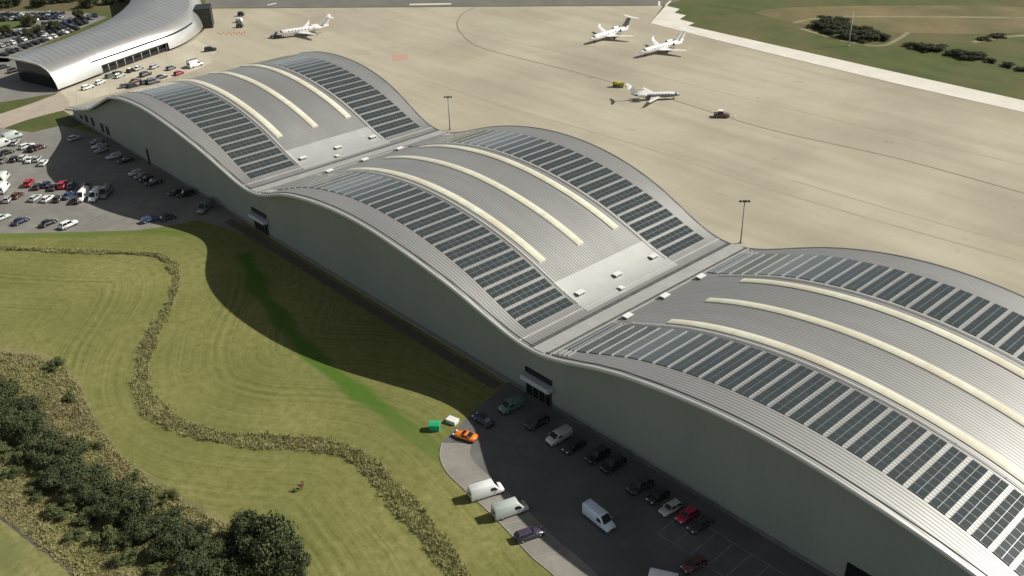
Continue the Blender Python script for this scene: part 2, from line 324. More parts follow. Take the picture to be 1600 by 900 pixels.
# painted lines
def lines(name, L_, m, z=.034):
    mb = MB()
    for P, w in L_:
        r_ = ribbon(P, w, z); mb.add(r_.v, r_.f)
    return kind(mb.build(name, m), 'structure')
lines('apron_guide_lines', [(px([(742, 12), (722, 22), (714, 38), (722, 54), (745, 72), (800, 88), (900, 113), (1050, 156), (1200, 202), (1400, 247), (1600, 302), (1700, 330)], 4, False), .55)], M['guide'])
lines('apron_faint_lines', [(px([(650, 120), (800, 170), (1000, 228), (1250, 310), (1640, 420)], 3, False), .7),
                            (px([(780, 60), (950, 100), (1150, 150), (1640, 268)], 3, False), .5),
                            (px([(1240, 282), (1400, 330), (1640, 395)], 3, False), .5)], M['guide_pale'], .033)
flat('red_ground_marking', px([(612, 86), (636, 84), (639, 93), (614, 96)], 0), .034, M['red_paint'], .15)
ln = []
for k in range(7):
    x = 238.5+k*3.2
    ln.append(([Vector((x, -9.6, 0)), Vector((x, -3.2, 0))], .14))
ln.append(([Vector((232, -3.1, 0)), Vector((300, -3.1, 0))], .14)); ln.append(([Vector((238.5, -9.7, 0)), Vector((300, -9.7, 0))], .14))
for k in range(8): ln.append(([edge2[3+3*k], edge2[3+3*k]+Vector((2.2, 4.6, 0))], .13)) if 3+3*k < len(edge2) else None
lines('parking_bay_lines', ln, M['line'])
ln = []
for k in range(22):
    q = at(5+12*k, 352-.2*k)
    ln.append(([q, q+Vector((-1.2, 4.9, 0))], .12))
for k in range(12): ln.append(([Vector((6+5*k, -7.2, 0)), Vector((6+5*k, -2.4, 0))], .12))
lines('west_bay_lines', ln, M['line'])
lines('field_tracks', [(px([(1240, 36), (1290, 27), (1400, 26), (1620, 28)], 3, False), 2.2), (px([(1250, 44), (1310, 62), (1372, 72), (1400, 63), (1420, 50)], 3, False), 1.8),
                       (px([(1520, 66), (1570, 58), (1620, 54)], 3, False), 2.6)], mat('track_soil', (.15, .14, .065), (.27, .245, .14), .12, .95), .03)
flat('dry_grass', px([(1180, 20), (1300, 10), (1620, 12), (1620, 48), (1420, 52), (1300, 45)], 3), .02, mat('dry_grass', (.12, .10, .035), (.20, .155, .07), .05, .95, c3=(.07, .08, .02), scale3=.03, f3=.9), .5)
lines('taxiway_markings', [([at(640, 7), at(705, 6)], 2.2), ([at(418, 8), at(432, 5)], 1.5), ([at(1030, 9), at(1030, 2)], 1.), ([at(1040, 9), at(1048, 1)], 1.)], M['pale_concrete'], .03)
flat('brown_ground', px([(-60, -30), (-60, 22), (70, 15), (150, 14), (205, 4), (215, -30)], 0), .012, mat('brown_earth', (.10, .075, .035), (.15, .12, .06), .05, .95, c3=(.06, .07, .02), scale3=.04, f3=.8))
flat('far_car_park', [at(-90, 100), at(12, 97), at(75, 66), at(120, 47), at(168, 27), at(120, 18), at(60, 17), at(-90, 20)], .016, M['asphalt'])
flat('terminal_car_park', px([(-90, 92), (12, 91), (40, 98), (75, 122), (93, 143), (60, 150), (0, 160), (-90, 168)], 2), .016, M['asphalt'])
flat('car_park_lawn', px([(-60, 36), (40, 32), (45, 42), (0, 45), (-60, 50)], 2), .022, M['lush'])

# ------------------------------------------------------------------ hangar
L_ = 100.; D_ = 61.02
def prof0(x):
    t = 2*math.pi*x/L_
    return (11.938+9.596*(1-math.cos(t))/2+2.037*(1-math.cos(2*t))/2+.560*(1-math.cos(3*t))/2+.100*(1-math.cos(4*t))/2+.113*math.sin(t))
tail = [(-34, 1.6), (-22, 3.35), (-16.5, 4.5), (-11, 5.8), (-3, 7.8), (1.5, 9.2), (7, 11.5), (14, 14.3), (20, 16.8), (26, 19.1), (34, prof0(34))]
TX = [a for a, b in tail]; TZ = [b for a, b in tail]
def prof(x, y=0.):
    if x < 34: z = np.interp(x, TX, TZ)
    elif x > 300: z = np.interp(300-x, [-40, 0], [2.0, prof0(300)])
    else: z = prof0(x)
    return float(z) - .03*y
def bul(x, a, b):
    if x < 0 or x > 300: return 0.
    t = 2*math.pi*x/L_; return a*(1-math.cos(t))/2+b*(1-math.cos(2*t))/2
def yf(x): return -bul(x, 2.681, .680)
def yb(x): return D_+bul(x, 3.602, .514)
XS = [-22+i for i in range(345)]
XS = [x for x in XS if x <= 322]
hangar = thing('hangar', 'huge grey aircraft hangar with three wave-shaped roof bays and a plain shaded front wall', 'hangar', (150, 30, 0))
HO = Vector((150, 30, 0))
def hb(mb, name, mats, parent=None):
    mb.v = [(q[0]-HO.x, q[1]-HO.y, q[2]-HO.z) for q in mb.v] if parent is None else mb.v
    return mb.build(name, mats, parent or hangar)
# roof: top sheet + paler valley patches with sun sheen painted in + underside
mb = MB(); NV = 24; top = []
for x in XS:
    a, b = yf(x), yb(x)
    top.append([(x, a+(b-a)*j/NV, prof(x, a+(b-a)*j/NV)) for j in range(NV+1)])
mb.loft(top, 0, False, True, False)
hb(mb, 'roof', [M['roof']])
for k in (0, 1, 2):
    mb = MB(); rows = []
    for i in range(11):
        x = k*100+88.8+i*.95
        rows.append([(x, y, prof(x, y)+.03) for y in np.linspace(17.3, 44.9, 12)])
    mb.loft(rows, 0, False, True, False); hb(mb, 'sheen_roof_sheet', M['roof_sheen'])
# underside of the overhangs
for nm, ya, yb_ in (('front_soffit', lambda x: yf(x), lambda x: 1.62), ('rear_soffit', lambda x: D_-1.6, lambda x: yb(x))):
    mb = MB(); rows = [[(x, ya(x), prof(x, ya(x))-.62), (x, yb_(x), prof(x, yb_(x))-.62)] for x in XS]
    mb.loft(rows, 0, False, True, False); hb(mb, nm, M['soffit'])
# fascias: rounded white edge trim
for nm, ye, s in (('fascia', yf, -1), ('rear_fascia', yb, 1)):
    mb = MB(); rings = []
    for x in XS:
        y = ye(x); z = prof(x, y)
        rings.append([(x, y+s*.02, z-.64), (x, y+s*.16, z-.5), (x, y+s*.2, z-.15), (x, y+s*.1, z+.10), (x, y-s*.22, z+.13), (x, y-s*.24, z+.01), (x, y-s*.02, z-.05)])
    mb.loft(rings, 0, True, False); hb(mb, nm, M['fascia'] if s < 0 else M['steel'])
mb = MB(); rows = []
for x in XS:
    y = yf(x)+1.1; rows.append([(x, y-.09, prof(x, y)+.02), (x, y-.09, prof(x, y)+.16), (x, y+.09, prof(x, y)+.16), (x, y+.09, prof(x, y)+.02)])
mb.loft(rows, 0, True); hb(mb, 'edge_rail', M['steel'])
# walls
mb = MB()
def wall(mb, y, x0, x1, s):
    n = int(abs(x1-x0)); xs = np.linspace(x0, x1, n+1)
    mb.loft([[(x, y, 0), (x, y, prof(x, y)-.6)] for x in xs], 0, False, False, False)
wall(mb, 1.5, -20, 320, 1)
hb(mb, 'front_wall', M['cladding'])
mb = MB(); wall(mb, D_-1.5, -20, 320, 1); hb(mb, 'rear_wall', M['cladding'])
mb = MB()
for x in (-20, 320): mb.add([(x, 1.5, 0), (x, D_-1.5, 0), (x, D_-1.5, prof(x, D_-1.5)-.6), (x, 1.5, prof(x, 1.5)-.6)], [(0, 1, 2, 3)])
hb(mb, 'end_wall', M['cladding'])
mb = MB()
x = -20
for a, b in ((-20, 97.3), (104.2, 197.3), (204.2, 264), (270.5, 320)): mb.box(a, b, 1.38, 1.5, 0, .75)
hb(mb, 'plinth', M['plinth'])
# valley gutters: dark trough and raised metal cap
for k in (1, 2):
    mb = MB(); X = k*100
    def strip(x0, x1, h, mi, y0=None, y1=None):
        n = 20; rg = []
        for j in range(n+1):
            ya, yb2 = (yf(X)+.3, yb(X)-.3) if y0 is None else (y0, y1)
            y = ya+(yb2-ya)*j/n
            rg.append([(x0, y, prof(x0, y)-.02), (x0, y, prof(x0, y)+h), (x1, y, prof(x1, y)+h), (x1, y, prof(x1, y)-.02)])
        mb.loft(rg, mi, True)
    strip(X-.75, X+.35, .05, 0); strip(X+.4, X+3.4, .22, 1); strip(X+3.7, X+4.0, .1, 0)
    strip(X+4.6, X+4.9, .18, 1); strip(X-3.2, X-2.9, .12, 1)
    for q in (5.8, 6.9, 8.0): strip(X+q, X+q+.25, .22, 1, 1.5, 17); strip(X+q, X+q+.25, .22, 1, 45.5, 59)
    hb(mb, 'gutter', [M['gutter'], M['gutter_cap']])
# skylights: nine long curved translucent strips
for k in range(3):
    for y in (19.77, 30.91, 41.84):
        mb = MB(); rg = []
        for x in np.linspace(k*100+16, k*100+83.5, 60):
            z = prof(x, y)
            rg.append([(x, y-.92, z-.02), (x, y-.92, z+.2), (x, y-.5, z+.32), (x, y, z+.36), (x, y+.5, z+.32), (x, y+.92, z+.2), (x, y+.92, z-.02)])
        mb.loft(rg, 0, True); hb(mb, 'skylight', M['skylight'])
# roof hatches beside the gutters, each a white lid on a curb
def hatch(x, y, sx=1.0, sy=1.7):
    mb = MB(); z = min(prof(x-sx/2, y), prof(x+sx/2, y)); zt = max(prof(x-sx/2, y), prof(x+sx/2, y))
    mb.box(x-sx/2, x+sx/2, y-sy/2, y+sy/2, z-.1, zt+.32, 1); mb.box(x-sx/2-.12, x+sx/2+.12, y-sy/2-.12, y+sy/2+.12, zt+.32, zt+.45, 0)
    hb(mb, 'roof_hatch', [M['white_box'], M['steel']])
for k in range(3):
    for y in (20, 31, 42.4):
        if k < 2: hatch(k*100+93.6, y)
        if k > 0: hatch(k*100+6, y)
    if k < 2: hatch(k*100+97.1, 28.3, .9, .9)
# safety cables running over each bay next to the solar arrays
for k in range(3):
    for y in (17.6, 44.6):
        mb = MB(); xs = np.linspace(k*100+9, k*100+95.5, 70)
        mb.loft([[(x, y-.07, prof(x, y)+.22), (x, y+.07, prof(x, y)+.22), (x, y+.07, prof(x, y)+.34), (x, y-.07, prof(x, y)+.34)] for x in xs], 0, True)
        for x in xs[::6]: mb.tube((x, y, prof(x, y)), (x, y, prof(x, y)+.3), .06, n=5)
        hb(mb, 'safety_rail', M['white_box'])
# entrances under the valleys, with strip window, panel, glazed doors
for X in (100, 200):
    mb = MB(); mb.box(X-2.7, X+4.2, 1.2, 1.49, 5.05, 6.1); hb(mb, 'strip_window', M['dark_glass'])
    mb = MB(); mb.box(X-2.9, X+4.4, .1, 1.46, 3.75, 4.75); hb(mb, 'entrance_canopy', M['canopy'])
    mb = MB(); mb.box(X-2.6, X+4.1, 1.36, 1.48, 0, 3.7, 0)
    for q in (-2.6, -.9, .8, 2.5, 4.0): mb.box(X+q-.06, X+q+.06, 1.28, 1.359, 0, 3.7, 1)
    hb(mb, 'entrance_door', [M['dark_glass'], M['steel']])
mb = MB(); mb.box(264.2, 270.2, 1.36, 1.47, 0, 4.5, 0)
for q in (264.2, 266.2, 268.2, 270.1): mb.box(q-.08, q+.08, 1.28, 1.359, 0, 4.5, 1)
hb(mb, 'entrance_door', [M['dark_glass'], M['dark_frame']])
mb = MB(); mb.box(36.0, 37.2, 1.3, 1.47, 0, 4.8); hb(mb, 'service_door', M['dark_frame'])
for x0 in (-14, -9.5, -4.5, 3, 7): # dark vents below the low far end
    mb = MB(); mb.box(x0, x0+2.2, 1.36, 1.47, 1.6, min(prof(x0)-2.2, 4.4)); hb(mb, 'louvre', M['dark_frame'])
# big hangar doors on the apron side
for k in range(3):
    mb = MB()
    for i in range(8): mb.box(k*100+22+i*7, k*100+28.9+i*7, D_-1.48, D_-1.2+(.15 if i % 2 else 0), 0, 9.5)
    hb(mb, 'sliding_door', M['canopy'])

# ------------------------------------------------------------------ solar arrays: six, each a set of rows
xa = np.linspace(-30, 340, 9001); za = np.array([prof(x) for x in xa]); sa = np.concatenate([[0], np.cumsum(np.hypot(np.diff(xa), np.diff(za)))])
x_of = lambda s: float(np.interp(s, sa, xa)); s_of = lambda x: float(np.interp(x, xa, sa))
names = ['farthest', 'middle', 'nearest']
for k in range(3):
    for nm, y0, y1 in (('front', 3.8, 16.6), ('rear', 45.6, 57.9)):
        e = s_of(k*100+95.25)
        t = thing('solar_array', f'solar panel array along the {"shaded-wall" if nm=="front" else "apron"} side of the {names[k]} roof wave', 'solar array', (k*100+50, (y0+y1)/2, prof(k*100+50)), 0, 'solar arrays on the hangar roof')
        O = Vector(t.location); n = 8; pw = (y1-y0)/n
        nrow = 30 if k else 26
        for r in range(nrow):
            mb = MB(); s1 = e-r*3.11; s0 = s1-2.42
            def P(s, y, h):
                x = x_of(s); dx = x_of(s+.05)-x; tz = (prof(x+.1)-prof(x-.1))/.2; nn = 1/math.hypot(1, tz)
                return (x-tz*nn*h-O.x, y-O.y, prof(x, y)+nn*h-O.z)
            q = [(s0, y0), (s1, y0), (s1, y1), (s0, y1)]
            mb.add([P(s, y, .04) for s, y in q]+[P(s, y, .17) for s, y in q], [(0, 3, 2, 1), (4, 5, 6, 7), (0, 1, 5, 4), (1, 2, 6, 5), (2, 3, 7, 6), (3, 0, 4, 7)], 1)
            gap = .06
            A0, A1 = [[np.array(P(s, y, .17)) for y in (y0, y1)] for s in (s0, s1)]
            up = np.array(P((s0+s1)/2, y0, 1.))-np.array(P((s0+s1)/2, y0, 0.))
            def Q(s, y):
                f = (s-s0)/(s1-s0); g_ = (y-y0)/(y1-y0)
                return tuple((A0[0]*(1-f)+A1[0]*f)*(1-g_)+(A0[1]*(1-f)+A1[1]*f)*g_+up*.015)
            for a in range(2):
                for j in range(n):
                    sa0 = s0+.03+a*1.21; sa1 = sa0+1.21-gap
                    q = [(sa0, y0+j*pw+gap/2), (sa1, y0+j*pw+gap/2), (sa1, y0+(j+1)*pw-gap/2), (sa0, y0+(j+1)*pw-gap/2)]
                    mb.add([Q(s, y) for s, y in q], [(0, 1, 2, 3)], 0)
            mb.build('panel_row', [M['pv_cell'], M['pv_frame']], t)

# ------------------------------------------------------------------ terminal building, upper left
T = thing('terminal_building', 'silver aerofoil-shaped terminal with grey roof beyond the far end of the hangar', 'building', (-75, 40, 0)); TO = Vector((-75, 40, 0))
def tb(mb, name, mats, parent=None):
    mb.v = [(q[0]-TO.x, q[1]-TO.y, q[2]-TO.z) for q in mb.v]; return mb.build(name, mats, parent or T)
Bp = smooth([(-51.9, 9), (-55, 18), (-58.6, 28), (-62, 39), (-65.8, 51), (-69.5, 63), (-75.5, 72.5), (-84, 81), (-97, 90), (-125, 103), (-165, 118)], 6, False)
Sp = smooth([(-59.7, 7), (-62, 17), (-64.6, 28.5), (-67.8, 40), (-71.8, 52), (-76, 62), (-82, 71), (-90, 79.5), (-102.5, 87), (-128, 98), (-168, 112)], 6, False)
Lp = smooth([(-77, 2.4), (-80.5, 12), (-84.5, 23), (-88.5, 31), (-93.5, 40), (-99, 48.5), (-106, 56), (-114, 63), (-125, 70.5), (-148, 80), (-182, 92)], 6, False)
n_st = len(Bp); i_a, i_b = 12, 28           # the glazed opening under the shell
prof_s = [(0, 0.9), (.035, 2.1), (.09, 3.5), (.18, 4.9), (.31, 6.2), (.50, 7.35), (.70, 8.1), (.87, 8.6), (1, 8.8)]
def shell_pt(i, f, z):
    b, s = Bp[i], Sp[i]; return (b.x+(s.x-b.x)*f, b.y+(s.y-b.y)*f, z)
mb = MB()
for a, b, lo in ((0, i_a, 0), (i_a, i_b, 2), (i_b, n_st-1, 0)):
    rows = [[shell_pt(i, f, z) for f, z in prof_s[lo:]] for i in range(a, b+1)]
    mb.loft(rows, 0, False, True, False)
tb(mb, 'silver_shell', M['silver'])
mb = MB(); rows = []
for i in range(n_st):
    s, l = Sp[i], Lp[i]
    rows.append([(s.x, s.y, 8.8), (s.x+(l.x-s.x)*.12, s.y+(l.y-s.y)*.12, 9.05), (s.x+(l.x-s.x)*.5, s.y+(l.y-s.y)*.5, 9.15), (l.x, l.y, 8.85), (l.x-.3, l.y+.1, 8.45), (l.x+2, l.y+.5, 8.2)])
mb.loft(rows, 0, False, True, False); tb(mb, 'roof', M['slate_roof'])
mb = MB()                                    # thick bright rim of the open end
ring = [shell_pt(0, f, z) for f, z in prof_s]+[(Sp[0].x+(Lp[0].x-Sp[0].x)*f, Sp[0].y+(Lp[0].y-Sp[0].y)*f, z) for f, z in ((.12, 9.05), (.5, 9.15), (1, 8.85))]
inn = [(x, y, z-.55) if k > 5 else (x-.5, y, z-.25) for k, (x, y, z) in enumerate(ring)]
out2 = [(x+.12, y-.45, z+.04) for x, y, z in ring]; inn2 = [(x+.12, y-.45, z) for x, y, z in inn]
mb.loft([[a, b, c, d] for a, b, c, d in zip(ring, out2, inn2, inn)], 0, True); tb(mb, 'end_rim', M['fascia'])
mb = MB()                                    # recessed dark end glazing, side wall below the left edge
def tp(f, i, z): b, l = Bp[i], Lp[i]; return (b.x+(l.x-b.x)*f, b.y+(l.y-b.y)*f, z)
rg = [(f, z) for f, z in ((.06, 0), (.06, 1.0), (.10, 4), (.2, 6.6), (.3, 8.2), (.95, 8.3), (.95, 0))]
mb.add([tp(f, 1, z-(.25 if z > 0 else 0)) for f, z in rg], [tuple(range(7))])
tb(mb, 'end_glazing', M['dark_glass'])
mb = MB(); mb.loft([[tp(.94, i, 0), tp(.94, i, 8.3)] for i in range(4, n_st)], 0, False, False, False); tb(mb, 'landside_glazing', M['dark_glass'])
mb = MB(); mb.loft([[tp(.05, i, 0), tp(.05, i, 1.6)] for i in range(0, n_st)], 0, False, False, False); tb(mb, 'base_wall', M['dark_frame'])
mb = MB(); mb.loft([[tp(.085, i, 0), tp(.085, i, 3.6)] for i in range(i_a, i_b+1)], 0, False, False, False)
tb(mb, 'apron_glazing', mat('grey_glazing', (.07, .075, .07), (.12, .125, .115), .6, .3))
for i in range(i_a, i_b+1, 2):
    mb = MB(); mb.tube(tp(.045, i, 0), tp(.045, i, 3.3), .16, n=6); tb(mb, 'column', M['fascia'])
mb = MB()
rows = [[tuple(np.array(shell_pt(i, .275, 5.85))+np.array([.26, .07, .10])), tuple(np.array(shell_pt(i, .225, 5.35))+np.array([.26, .07, .10]))] for i in range(10, 40)]
mb.loft(rows, 0, False, False, False); tb(mb, 'slot_window', M['dark_glass'])
mb = MB(); mb.loft([[tp(.17, i, 3.45), shell_pt(i, .09, 3.45)] for i in range(i_a, i_b+1)], 0, False, False, False); tb(mb, 'opening_soffit', M['dark_frame'])
mb = MB()
q0, q1 = at(309, 46), at(333, 44); d = (q1-q0).normalized(); n_ = Vector((-d.y, d.x, 0)); W = (q1-q0).length
for a in range(6):
    for z in range(4): 
        c0 = q0+d*(W*a/6+.1); c1 = q0+d*(W*(a+1)/6-.1)
        mb.add([(c0.x, c0.y, z*1.95+.3), (c1.x, c1.y, z*1.95+.3), (c1.x, c1.y, z*1.95+2.1), (c0.x, c0.y, z*1.95+2.1)], [(0, 1, 2, 3)], 0)
q0b, q1b = q0+n_*.06, q1+n_*.06; e0, e1 = q0+n_*9, q1+n_*9
for a, b in ((q0b, q1b), (q1b, e1), (e1, e0), (e0, q0b)): mb.add([(a.x, a.y, 0), (b.x, b.y, 0), (b.x, b.y, 8.4), (a.x, a.y, 8.4)], [(0, 1, 2, 3)], 1)
mb.add([(a.x, a.y, 8.4) for a in (q0b, q1b, e1, e0)], [(0, 1, 2, 3)], 1)
tb(mb, 'glazed_lobby', [M['dark_glass'], M['dark_frame']])

# ------------------------------------------------------------------ vehicles
DIM = dict(hatch=(4.1, .88, .93, 1.47), saloon=(4.6, .9, .92, 1.43), suv=(4.75, .95, 1.08, 1.78), sports=(4.5, .95, .82, 1.2), estate=(4.7, .9, .94, 1.5))
def car_parts(t):
    Ln, w, zb, H = DIM[t]; h = Ln/2
    st = {'hatch': [(-h, .84, .62), (-h+.08, .95, zb), (-.3, 1, zb+.02), (h-1.15, 1, zb), (h-.35, .95, zb-.14), (h-.06, .84, zb-.26), (h, .74, .5)],
          'saloon': [(-h, .82, .6), (-h+.08, .93, zb-.02), (-h+.9, .98, zb+.02), (0, 1, zb), (h-1.25, 1, zb-.02), (h-.35, .94, zb-.16), (h-.06, .82, zb-.28), (h, .72, .5)],
          'sports': [(-h, .86, .58), (-h+.1, .97, zb+.02), (-h+1, 1, zb+.02), (.2, .97, zb-.08), (h-1.1, .98, zb-.12), (h-.4, .92, zb-.26), (h-.06, .76, zb-.4), (h, .66, .38)]}
    st['suv'] = [(a, b, c+(.12 if c < zb-.2 else .0)) for a, b, c in [(-h, .88, .7), (-h+.07, .97, zb), (0, 1, zb+.02), (h-1.2, 1, zb), (h-.3, .96, zb-.12), (h-.05, .88, zb-.24), (h, .8, .62)]]
    st['estate'] = st['hatch']
    st = [(a, b, min(c, zb+.05)) for a, b, c in st[t]]
    zl = .24 if t != 'suv' else .34
    body = MB()
    def ring(x, f, z): W = w*f; return [(x, -W*.93, zl), (x, -W, zl+.16), (x, -W*1.0, z-.16), (x, -W*.9, z), (x, W*.9, z), (x, W*1.0, z-.16), (x, W, zl+.16), (x, W*.93, zl)]
    body.loft([ring(*q) for q in st], 0, True, True)
    gx = dict(hatch=(-h+.12, -h+.55, .25, .95), saloon=(-h+.75, -h+1.45, .2, .95), suv=(-h+.12, -h+.5, .35, 1.0), sports=(-h+.7, -h+1.75, -.1, .75), estate=(-h+.12, -h+.5, .2, .95))[t]
    a, b, c, d = gx; wb = w*.88; wt = w*.70; Z = H
    rect = lambda x0, x1, W, z: [(x0, -W, z), (x1, -W, z), (x1, W, z), (x0, W, z)]
    glass = MB(); glass.loft([rect(a, d, wb, zb-.05), rect(b+.02, c-.02, wt, Z-.05)], 0, True)
    body.loft([rect(b-.06, c+.06, wt+.03, Z-.06), rect(b+.05, c-.05, wt-.06, Z)], 0, True)
    for s in (-1, 1):
        for p0, p1 in (((a, wb), (b, wt)), ((d, wb), (c, wt)), (((a+d)/2-.1, wb), ((b+c)/2, wt))):
            body.tube((p0[0], s*p0[1], zb-.03), (p1[0], s*p1[1], Z-.03), .055, n=5)
        body.box(d-.35, d-.2, s*(w+.1)-.07, s*(w+.1)+.07, zb-.02, zb+.14)
    return body, glass, st, zl
def wheel_mesh(r, wd):
    t = MB(); t.tube((0, -wd/2, 0), (0, wd/2, 0), r, n=16)
    rm = MB(); 
    for s in (-1, 1): rm.tube((0, s*wd/2, 0), (0, s*(wd/2+.012), 0), r*.62, n=12)
    return t.mesh('wheel', M['tyre']), rm.mesh('rim', M['rim'])
WH = {r: wheel_mesh(r, w) for r, w in ((.32, .22), (.37, .25), (.36, .23), (.45, .35))}
CACHE = {}
def van_meshes(c, long=True, H=2.45):
    h = (2.95 if long else 2.45); w = .98; b = MB(); zl = .3
    def ring(x, z, f=1., ft=.9): W = w*f; return [(x, -W*.95, zl), (x, -W, zl+.2), (x, -W, min(1.1, z-.2)), (x, -W*ft, z-.10), (x, -W*ft*.86, z), (x, W*ft*.86, z), (x, W*ft, z-.10), (x, W, min(1.1, z-.2)), (x, W, zl+.2), (x, W*.95, zl)]
    b.loft([ring(-h, H-.14, .97), ring(-h+.08, H), ring(h-2.0, H), ring(h-1.75, H-.03), ring(h-.85, 1.28, 1, .93), ring(h-.2, 1.08, .96, .92), ring(h, .75, .88, .9)], 0, True, True)
    b.box(-h+.3, h-2.3, -.55, -.5, H, H+.03); b.box(-h+.3, h-2.3, .5, .55, H, H+.03); b.box(-h+.3, h-2.3, -.02, .02, H, H+.02)
    g = MB(); sides = []; x0, z0, x1, z1 = h-1.72, H-.12, h-.9, 1.36
    nx, nz = .85, .7
    g.add([(x0+.05, -.72, z0+.05), (x0+.05, .72, z0+.05), (x1+.06, .84, z1+.05), (x1+.06, -.84, z1+.05), (x0-.03, -.70, z0-.03), (x0-.03, .70, z0-.03), (x1-.03, .80, z1-.03), (x1-.03, -.80, z1-.03)], [(0, 1, 2, 3), (0, 1, 5, 4), (1, 2, 6, 5), (2, 3, 7, 6), (3, 0, 4, 7)])
    for s in (-1, 1):
        q = MB(); q.add([(h-2.45, s*.962, 1.92 if H > 2.2 else 1.7), (h-1.75, s*.955, 1.92 if H > 2.2 else 1.7), (h-1.2, s*.985, 1.32), (h-2.45, s*.985, 1.25)], [(0, 1, 2, 3)]); sides.append(('side_window', q))
        b.box(h-1.35, h-1.2, s*1.08-.1, s*1.08+.1, 1.3, 1.6)
    q = MB(); zt = 1.95 if H > 2.2 else 1.65; q.add([(-h-.006, -.7, zt), (-h-.006, .7, zt), (-h-.006, .78, 1.3), (-h-.006, -.78, 1.3)], [(0, 1, 2, 3)]); sides.append(('rear_window', q))
    return b, g, h, w, zl, sides
def vehicle(t, c, pos, rz, label, cat=None, group=None, detail=True, name=None):
    key = (t, c, detail)
    if key not in CACHE:
        if t in ('van', 'shortvan'):
            b, gl, h, w, zl, sides = van_meshes(c, t == 'van', 2.5 if t == 'van' else 1.95); zb = 1.0; r = .36; fx, rx = h-1.0, -h+1.2
        else:
            sides = []; b, gl, st, zl = car_parts(t); Ln, w, zb, H = DIM[t]; h = Ln/2; r = .37 if t == 'suv' else .32; fx, rx = h-.85, -h+.8
        hl, tl = MB(), MB()
        hl = {}; 
        for s in (-1, 1):
            q = MB(); q.box(h-.22, h-.02, s*w*.62-.17, s*w*.62+.17, zb-.40, zb-.22); hl[s] = q.mesh('headlight', M['headlight'])
            q = MB(); q.box(-h-.015, -h+.1, s*w*.72-.13, s*w*.72+.13, zb-.25, zb-.02 if t not in ('van',) else zb+.3); hl[(s, 't')] = q.mesh('tail_light', M['tail_light'])
        tr = MB(); tr.box(-h+.05, h-.1, -w*.94, w*.94, zl-.06, zl+.04); tr.box(h-.12, h+.02, -w*.6, w*.6, zl+.06, zl+.24); tr.box(-h-.03, -h+.1, -w*.7, w*.7, zl+.06, zl+.2)
        wm = WH[r]
        if detail:
            CACHE[key] = ('d', b.mesh('body', paint(c)), gl.mesh('windows', M['glass']), hl, tr.mesh('bumper', M['trim']), wm, fx, rx, w, r, [(n_, q.mesh(n_, M['glass'])) for n_, q in sides])
        else:
            one = MB()
            for src, mi in ((b, 0), (gl, 1), (tr, 2))+tuple((q, 1) for n_, q in sides): one.add(src.v, src.f, mi)
            for x in (fx, rx):
                for s in (-1, 1): one.tube((x, s*w-.13*s, r), (x, s*w+.01*s, r), r, n=10, mi=2)
            CACHE[key] = ('s', one.mesh('car_far', [paint(c), M['glass'], M['trim']]))
    C = CACHE[key]
    nm = name or {'van': 'panel_van', 'shortvan': 'small_van', 'suv': 'sport_utility_car', 'sports': 'sports_car'}.get(t, 'parked_car')
    cat = cat or ('van' if 'van' in t else 'car')
    z = .03
    if C[0] == 's':
        o = link(nm, C[1]); o.location = (pos[0], pos[1], z); o.rotation_euler = (0, 0, rz); return tag(o, label, cat, group)
    T_ = thing(nm, label, cat, (pos[0], pos[1], z), rz, group)
    _, bm_, gm, hl, tm, wm, fx, rx, w, r, sm_ = C
    link('body', bm_, T_); link('windscreen' if sm_ else 'windows', gm, T_)
    for n_, q in sm_: link(n_, q, T_)
    link('bumper', tm, T_)
    for s in (-1, 1):
        link('headlight', hl[s], T_); link('tail_light', hl[(s, 't')], T_)
        for x in (fx, rx):
            wo = link('wheel', wm[0], T_, (x, s*(w-.12), r)); link('rim', wm[1], wo)
    return T_
def heading(a, b):
    A, B = at(*a), at(*b); return math.atan2(B.y-A.y, B.x-A.x)
def car_px(t, c, tail_, nose, label, z=.5, **kw):
    A, B = at(*tail_, z), at(*nose, z)
    return vehicle(t, c, (A+B)/2, math.atan2(B.y-A.y, B.x-A.x), label, **kw)

G1 = 'vehicles parked by the front wall and kerb'
car_px('sports', 'orange', (746, 686), (708, 674), 'low orange sports car with black windows at the end of the front car park', .6, group=G1)
car_px('saloon', 'navy', (768, 664), (742, 648), 'dark blue car in shadow behind the orange sports car', .6, group=G1)
car_px('van', 'white', (731, 775), (788, 757), 'white panel van backed over the kerb, nearest the orange car', 1., group=G1)
car_px('van', 'sage', (770, 804), (824, 786), 'pale grey-green panel van backed over the kerb between a white van and a dark car', 1., group=G1)
car_px('estate', 'purple', (808, 841), (846, 828), 'dark purple estate car backed over the kerb, last in the row of vans', .6, group=G1)
car_px('van', 'sky', (914, 791), (958, 826), 'white van with black windscreen driving alone down the middle of the shaded car park', 1., group='vehicles driving through the front car park')
car_px('shortvan', 'silver', (893, 671), (853, 693), 'silver-grey small van parked nose out in the shade, left of a black pickup', .8, group=G1)
car_px('suv', 'dark', (862, 647), (816, 672), 'black off-road car with bright headlamps beside the hangar entrance', .7, group=G1)
car_px('shortvan', 'teal', (822, 622), (775, 645), 'teal-grey van in deep shade left of the hangar entrance', .8, group=G1)
car_px('suv', 'black', (952, 700), (915, 722), 'large black car with pale bonnet glints, right of the silver-grey small van', .7, group=G1)
car_px('suv', 'black', (977, 714), (939, 737), 'second large black car close against the right of another black car', .7, group=G1)
car_px('suv', 'dark', (1022, 748), (978, 770), 'dark grey off-road car between the black cars and a silver hatchback', .7, group=G1)
car_px('hatch', 'silver', (1066, 784), (1030, 804), 'silver hatchback parked left of the red car by the wall', .6, group=G1)
car_px('hatch', 'crimson', (1090, 795), (1057, 815), 'red hatchback parked by the shaded front wall', .6, group=G1)
